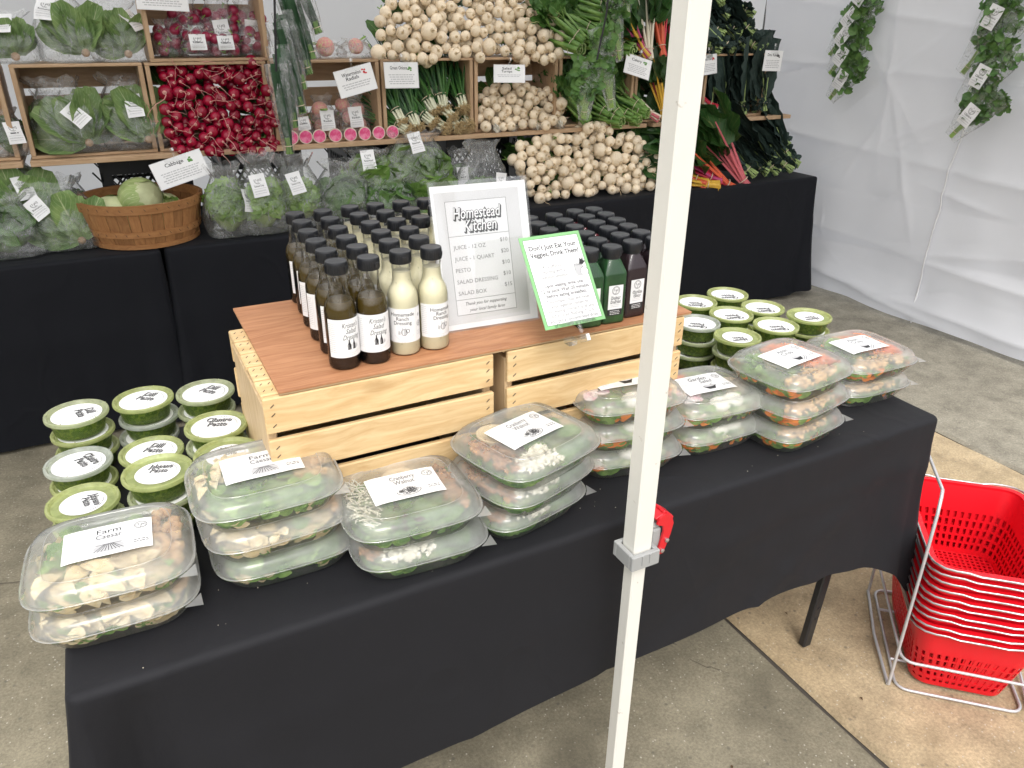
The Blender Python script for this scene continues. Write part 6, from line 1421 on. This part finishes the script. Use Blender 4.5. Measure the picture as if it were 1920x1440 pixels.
for i, (b, yf, lab, where) in enumerate((((0.250, 0.125, 0.117), 2.40, (F, .50, .0), 'front left one'), ((0.356, 0.131, 0.107), 2.40, (F, .52, .02), 'front right one'), ((0.144, 0.120, 0.139), 2.44, None, 'against the left board'), ((0.469, 0.111, 0.141), 2.42, None, 'against the right board'), ((0.226, 0.158, 0.226), 2.47, None, 'high at the back left'), ((0.359, 0.175, 0.235), 2.47, (F, .42, .1), 'high at the back centre'), ((0.480, 0.149, 0.215), 2.47, (F, .45, -.1), 'high at the back right'))):
    roots_bag(b[0], yf + .05, CT + .0135, b[1], b[2], 'bag of dark red radishes in the upper crate, %s' % where, 'bagged radishes', 'bagged radishes in the upper crate', 60 + i, RB, 'Radishes', lab, .046, .05)
for i, (b, yf, lab, where) in enumerate((((0.636, 0.110, 0.112), 2.41, (F, .6, .1), 'left one behind the leek bags'), ((0.743, 0.132, 0.173), 2.41, (F, .45, .0), 'middle one'), ((0.877, 0.169, 0.177), 2.42, (F, .48, .05), 'right one'), ((0.634, 0.129, 0.061), 2.385, None, 'lying in front of the left one'))):
    roots_bag(b[0], yf + .06, SH + .0125, b[1], b[2], 'bag of watermelon radishes in the shelf crate, %s' % where, 'bagged radishes', 'watermelon radish bags in the crate', 70 + i, WV, 'Radish', lab, .075, .065, 'watermelon_radish')
for i, (b, where) in enumerate((((0.798, 0.148, 0.059), 'in the middle'), ((0.917, 0.160, 0.069), 'next to the turnip heap'), ((0.693, 0.129, 0.051), 'behind the hanging leeks'))):
    roots_bag(b[0], 2.48, CT + .001, b[1], b[2] * 1.15, 'pink bag of watermelon radishes lying on the crate top, %s' % where, 'bagged radishes', 'watermelon radish bags on the crate top', 80 + i, WV, '', None, .072, .07, 'watermelon_radish')
for i, px in enumerate(((549,268), (575,264), (600,257), (630,256), (658,255), (685,251), (711,251), (737,250))):
    x, z = [(0.570, 0.343), (0.631, 0.348), (0.691, 0.361), (0.763, 0.359), (0.831, 0.357), (0.898, 0.363), (0.964, 0.359), (1.030, 0.358)][i]; q = .030
    t = thing('radish_half', 'halved watermelon radish showing pink flesh, %s from the left on the board edge' % ['first', 'second', 'third', 'fourth', 'fifth', 'sixth', 'seventh', 'eighth'][i], 'radish half', (x, 2.36, max(T + z, SH + q * .95)), (0, 0, rr.uniform(-.15, .05)), 'pink radish halves along the board')
    mb = MB(); lathe(mb, [(q * .98, 0), (q, .004), (q * .9, .016), (q * .55, .026), (.001, .029)], 22, M=TR(rx=-PI / 2)); mb.obj('skin', WRAD, t, 60)
    mb = MB(); lathe(mb, [(q * .86, -.0012), (.001, -.0014)], 22, M=TR(rx=-PI / 2), cap0=False, cap1=False); mb.obj('flesh', WPINK, t, 0)
    mb = MB(); lathe(mb, [(q * .985, -.0004), (q * .86, -.0006)], 22, M=TR(rx=-PI / 2), cap0=False, cap1=False); mb.obj('pale_rim', WRIM, t, 0)
for i, (px, zz) in enumerate((((1.562, 0.345), 0), ((1.650, 0.348), 0), ((1.789, 0.349), 0), ((1.920, 0.353), 0))):
    t = thing('sample_cup', 'small clear cup of sliced white turnip on the board edge, %s from the left' % ['first', 'second', 'third', 'fourth'][i], 'cup', (px[0], 2.355, SH), group='clear sample cups of turnip slices'); mb = MB(); lathe(mb, [(.026, .001), (.027, .003), (.033, .030), (.0345, .031), (.0335, .0315)], 22, cap1=False); mb.obj('cup', PET, t, 50)
    for k in range(4):
        mb = MB(); lathe(mb, [(.019, 0), (.0195, .001), (.019, .002)], 16); mb.obj('turnip_slice', EGGW, t, 40, (rr.uniform(-.006, .006), rr.uniform(-.008, .008), .014 + .004 * k), (rr.uniform(.5, 1.4), rr.uniform(-.4, .4), rr.uniform(0, 3)))
# ---------------------------------------------------------------- price cards on clear clips
def card(p, y, w, h, title, roll, yw, label, pic=None, tilt=-.12, t2=None, nl=5):
    t = thing('price_card', label, 'price card', (p[0], y, T + p[1]), (tilt, roll, yw), 'printed price cards on the shelf')
    mb = MB(); box(mb, (0, 0, 0), (w, .0012, h)); cd = mb.obj('card', PAPER, t, 0); k = Ink(); k.frame(-w / 2 + .002, -h / 2 + .002, w / 2 - .002, h / 2 - .002, .0005, 1)
    k.text(title, -.012 * (pic is not None), h * .22, h * .19, bold=.012, fit=min(w * .5, h * .10 * len(title)))
    if t2: k.text(t2, -.012, h * .06, h * .19, bold=.012, fit=min(w * .34, h * .09 * len(t2)))
    for i in range(nl): k.words(-w * .40, w * .40, h * (.0 - .085 * i - (.09 if t2 else 0)), h * .035, i + len(title), 1, 'c', .95 - .07 * (i % 3))
    if pic is not None:
        r = random.Random(len(title))
        for i in range(7): k.disc(w * .26 + r.uniform(-.009, .009), h * .25 + r.uniform(-.009, .009), .005, .0035, 8, pic, .0001 * i)
    k.v = [(x, -.0009 - z, yy) for x, yy, z in k.v]; k.obj('lettering', INKS, cd, 0); c = clip(t, w * .42); c.location = (0, .001, h / 2 - .003); c.rotation_euler = (PI, 0, 0); return t
card((0.859, 0.592), 2.31, .178, .110, 'Watermelon', rad(-12), .1, 'white card for watermelon radish with a small red picture', 3, t2='Radish', nl=3)
card((1.076, 0.607), 2.33, .160, .108, 'Green Onions', rad(1), .0, 'white card for green onions clipped under the top turnip heap', 4)
card((1.617, 0.602), 2.33, .150, .088, 'Salad', rad(0), -.45, 'white tilted card for salad turnips above the middle heap', 4, -.5, 'Turnips', 2)
card((2.341, 0.622), 2.30, .150, .098, 'Celery', rad(16), -.2, 'white tilted card for celery below the chard', 4, -.3)
card((2.837, 0.622), 2.33, .150, .100, 'Swiss Chard', rad(-3), .3, 'white card for swiss chard partly behind the tent leg', 3)
card((3.298, 0.634), 2.33, .138, .108, 'Dino Kale', rad(2), .0, 'white card for dino kale at the end of the shelf', 0, .0)
card((0.090, 0.284), 2.24, .205, .105, 'Cabbage', rad(-14), .1, 'white card for cabbage hanging above the round basket', 4, -.3)
card((0.141, 0.903), 2.36, .185, .095, 'Radishes', rad(2), .0, 'white card clipped high on the upper radish crate', None)
# ---------------------------------------------------------------- hanging bags
def pouch(w, h, seed, taper=.45, th=.035):
    """long flat clear bag hanging along -Z from the origin, narrowing downwards"""
    mb = MB(); vs = []; fs = []; n, m = 16, 14
    for j in range(m + 1):
        v = j / m; ww = w / 2 * (1 - taper * v ** 1.5); tt = th / 2 * (math.sin(PI * min(1, v * .95 + .06)) ** .5)
        for k in range(n):
            a = 2 * PI * k / n; c = 1 + .10 * nz(math.cos(a) * 3, v * 5, seed); vs.append((math.cos(a) * ww * c, math.sin(a) * tt * c + .006 * nz(v * 6, a, seed), -h * v))
    for j in range(m):
        for k in range(n): k2 = (k + 1) % n; fs.append((j * n + k, (j + 1) * n + k, (j + 1) * n + k2, j * n + k2))
    return mb.add(vs, fs)
LEEKM = leafmat('leek_blade', (.020, .065, .028), (.045, .11, .05), (.10, .18, .08), .02, bump=.3, bs=20, veins=.0, trl=.1)
CILM = leafmat('cilantro_leaf', (.07, .17, .045), (.15, .28, .075), (.2, .3, .1), .04, bump=.3); CILS = mat('cilantro_stem', (.26, .40, .10), .5, .15)
def herb_bag(label, group, x, y, z, w, h, rot, seed, kind, lab=None, cat='hanging bag'):
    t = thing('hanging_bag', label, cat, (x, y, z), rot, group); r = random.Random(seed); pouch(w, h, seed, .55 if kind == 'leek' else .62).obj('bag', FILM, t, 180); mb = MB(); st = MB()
    if kind == 'leek':
        for i in range(7):
            o = Vector((r.uniform(-.10, .10) * w, r.uniform(-.008, .008), -h * .97)); leaf(mb, aim(o, (r.uniform(-.06, .06), r.uniform(-.05, .05), 1), r.uniform(-.5, .5), (0, -1, 0)), h * r.uniform(.85, .98), w * r.uniform(.30, .5), .3, r.uniform(-.1, .1), .01, 2, 8, i, 0, lambda v: .35 + .65 * min(1, v * 2.5) * (1 - .5 * v), 2)
        for i in range(6): tube(st, [(r.uniform(-.012, .012), r.uniform(-.008, .0), -h * .985), (r.uniform(-.010, .010), -.008, -h * .80)], [.0055, .0045], 6)
        b = MB(); lathe(b, [(.017, -h * .90), (.0175, -h * .895), (.017, -h * .89)], 12, cap0=False, cap1=False); b.obj('rubber_band', BAND, t, 60)
        mb.obj('leek_blades', LEEKM, t, 180); st.obj('pale_shanks', mat('leek_shank', (.14, .24, .07), .5, .2) if 'leek_shank' not in bpy.data.materials else bpy.data.materials['leek_shank'], t, 60)
    else:
        for i in range(120):
            v = r.random() ** 1.2 * .60; ww = w * .44 * (1 - .55 * v); o = Vector((r.uniform(-1, 1) * ww, r.uniform(-.014, .010), -h * (.03 + v))); d = Vector((r.uniform(-1, 1), r.uniform(-.5, .5), r.uniform(-.5, 1))); l = r.uniform(.025, .055)
            leaf(mb, aim(o, d, r.uniform(-.6, .6), (0, -1, 0)), l, l * .9, .3, r.uniform(-.3, .8), .12, 2, 5, i, 0, None, 2.4)
        for i in range(12):
            x0 = r.uniform(-.012, .012); tube(st, [(x0, r.uniform(-.010, .006), -h * .975), (x0 * 1.2, -.004, -h * .80), (x0 * 3 + r.uniform(-.02, .02), 0, -h * .45)], [.0026, .0023, .0014], 5)
        b = MB(); lathe(b, [(.015, -h * .87), (.0155, -h * .865), (.015, -h * .86)], 12, cap0=False, cap1=False); b.obj('rubber_band', BAND, t, 60)
        mb.obj('leaves', CILM, t, 180); st.obj('stems', CILS, t, 60)
    if lab: tag_label(t, lab[0], TR(lab[1], -.034, lab[2], rx=PI / 2, rz=0) @ Matrix.Rotation(lab[3], 4, 'Z'), .072, .104, .004)
    return t
def cord(label, pts, r=.0045):
    mb = MB(); tube(mb, pts, r, 7); tag(mb.obj('bungee_cord', mat('black_cord', (.012, .012, .014), .6), sm=60), label, 'cord', 'black bungee cords above the stall')
def between(top, bot, y, yb=None):
    dx, dz = bot[0] - top[0], bot[1] - top[1]; return (top[0], y, T + top[1]), math.hypot(dx, dz), math.atan2(-dx, -dz) * -1
LK = [((0.617, 1.008), (0.693, 0.777), 2.22, 'highest on the right'), ((0.596, 0.971), (0.659, 0.683), 2.21, 'second from the top'), ((0.565, 0.915), (0.633, 0.625), 2.19, 'third from the top'), ((0.544, 0.860), (0.600, 0.571), 2.17, 'in the middle of the chain'), ((0.515, 0.823), (0.579, 0.481), 2.15, 'third from the bottom'), ((0.505, 0.740), (0.539, 0.431), 2.13, 'second from the bottom'), ((0.486, 0.676), (0.501, 0.333), 2.11, 'lowest, in front of the radishes')]
for i, (a, b, y, l) in enumerate(LK):
    p, h, ang = between(a, b, y); herb_bag('clear hanging bag of dark leek tops, %s' % l, 'chain of hanging leek bags', p[0], p[1], p[2], .088, h, (0, -ang if False else math.atan2(-(b[0] - a[0]), -(b[1] - a[1])) * 1.0 + 0 if False else -math.atan2(b[0] - a[0], -(b[1] - a[1])), rr.uniform(-.2, .2)), 200 + i, 'leek')
cord('black cord holding the chain of leek bags above the radishes', [((0.508, 0.965)[0], 2.07, T + (0.508, 0.965)[1]), ((0.477, 0.650)[0], 2.07, T + (0.477, 0.650)[1])])
HB = [((2.047, 1.029), (2.128, 0.656), 2.16, .11, 'right one'), ((1.980, 0.809), (2.075, 0.442), 2.13, .12, 'middle one'), ((1.922, 0.680), (1.899, 0.404), 2.10, .135, 'lowest one'), ((2.131, 1.054), (2.175, 0.845), 2.19, .09, 'small one at the top right')]
for i, (a, b, y, w, l) in enumerate(HB):
    p, h, ang = between(a, b, y); herb_bag('clear hanging bag of grey green herbs before the celery, %s' % l, 'hanging herb bags before the celery', p[0], p[1], p[2], w, h, (0, -math.atan2(b[0] - a[0], -(b[1] - a[1])), rr.uniform(-.2, .2)), 220 + i, 'herb')
cord('black cord slanting down in front of the celery bunches', [((1.969, 0.961)[0], 2.05, T + (1.969, 0.961)[1]), ((1.962, 0.862)[0], 2.05, T + (1.962, 0.862)[1]), ((1.924, 0.672)[0], 2.05, T + (1.924, 0.672)[1])])
WN = ['highest', 'second from the top', 'third from the top', 'second from the bottom', 'lowest']
def wall_chain(rows, label, group, seed):
    for i, (a, b, x, w, lab) in enumerate(rows):
        # a, b = (y, z) of the leafy top and the stem end on the wall plane x; the bag faces -X
        dy, dz = b[0] - a[0], b[1] - a[1]; h = math.hypot(dy, dz); ang = math.atan2(dy, -dz)
        # local x runs along -Y of the stall, local -y faces -X
        t = herb_bag(label % WN[i if i < 2 or len(rows) > 4 else i], group, x, a[0], T + a[1], w, h, (0, 0, 0), seed + i, 'herb', ('Cilantro', .004, -h * .52, .15) if lab else None, 'cilantro bag')
        Mx = Matrix(((0, 1, 0), (-1, 0, 0), (0, 0, 1))); Mr = Matrix.Rotation(ang, 3, 'X'); t.rotation_euler = (Mr @ Mx).to_euler()
C1 = [((2.085, 1.075), (2.241, 0.878), 3.75, .20, 1), ((2.086, 0.978), (2.322, 0.749), 3.74, .21, 1), ((2.117, 0.883), (2.322, 0.654), 3.73, .21, 1), ((2.118, 0.781), (2.285, 0.555), 3.72, .21, 1), ((2.087, 0.665), (2.243, 0.420), 3.71, .20, 1)]
wall_chain(C1, 'bagged cilantro in the chain on the white wall nearer the kale, %s', 'cilantro bags hanging nearer the kale', 300)
C2 = [((1.303, 1.006), (1.446, 0.744), 3.74, .23, 1), ((1.294, 0.895), (1.472, 0.607), 3.73, .23, 0), ((1.263, 0.771), (1.429, 0.459), 3.72, .23, 1), ((1.253, 0.562), (1.438, 0.309), 3.71, .20, 1)]
wall_chain([C2[0], C2[1], C2[2], C2[3]], 'bagged cilantro in the chain on the white wall above the seam, %s', 'cilantro bags hanging above the wall seam', 320)

# ---------------------------------------------------------------- tell the members of each heap apart by their place in it
ORDN = ['first', 'second', 'third', 'fourth', 'fifth', 'sixth', 'seventh', 'eighth', 'ninth', 'tenth', 'eleventh', 'twelfth', 'thirteenth', 'fourteenth']
def rank(group, base, rows):
    obs = sorted([o for o in SC.objects if o.get('group') == group and o.parent is None], key=lambda o: -o.location.z); n = len(obs); k = math.ceil(n / len(rows))
    for j, rn in enumerate(rows):
        part = sorted(obs[j * k:(j + 1) * k], key=lambda o: o.location.x)
        for i, o in enumerate(part): o['label'] = '%s, %s from the left in the %s' % (base, ORDN[i], rn)
R2, R3 = ['upper row', 'lower row'], ['upper row', 'middle row', 'lower row']
rank('white turnip bunches in the top heap', 'white turnip bunch in the highest heap', R3)
rank('white turnip bunches in the middle heap', 'white turnip bunch in the crate heap', R2)
rank('white turnip bunches in the bottom heap', 'white turnip bunch in the table heap', R3)
rank('red radish bunches in the crate', 'red radish bunch in the full crate', R3)
rank('kale bunches in the top heap', 'dark kale bunch on the crate tops', R2)
rank('kale bunches standing on the middle shelf', 'upright dark kale bunch on the shelf', ['row'])
rank('kale bunches in the lowest heap', 'dark kale bunch on the black cloth', R3)
rank('green onion bunches in the crate', 'green onion bunch with tan rootlets', R3)
rank('celery bunches in the top heap', 'celery bunch on the crate tops', R3)
rank('celery bunches in the lower crate', 'celery bunch inside the shelf crate', R3)

mb = MB(); r = random.Random(77)
for i in range(26):
    x, y = r.uniform(-.30, 1.45), r.uniform(-.185, -.10) if r.random() < .8 else r.uniform(-.1, .3); s = r.uniform(.0005, .0012); ball(mb, s, (x, y, T + .0062), 5, 3, 0, (1, r.uniform(.6, 1.6), .6))
tag(mb.obj('crumbs', mat('pale_crumbs', (.5, .45, .36), .8), sm=0), 'tiny pale crumbs and lint specks on the near black cloth', 'crumbs', kind='stuff')
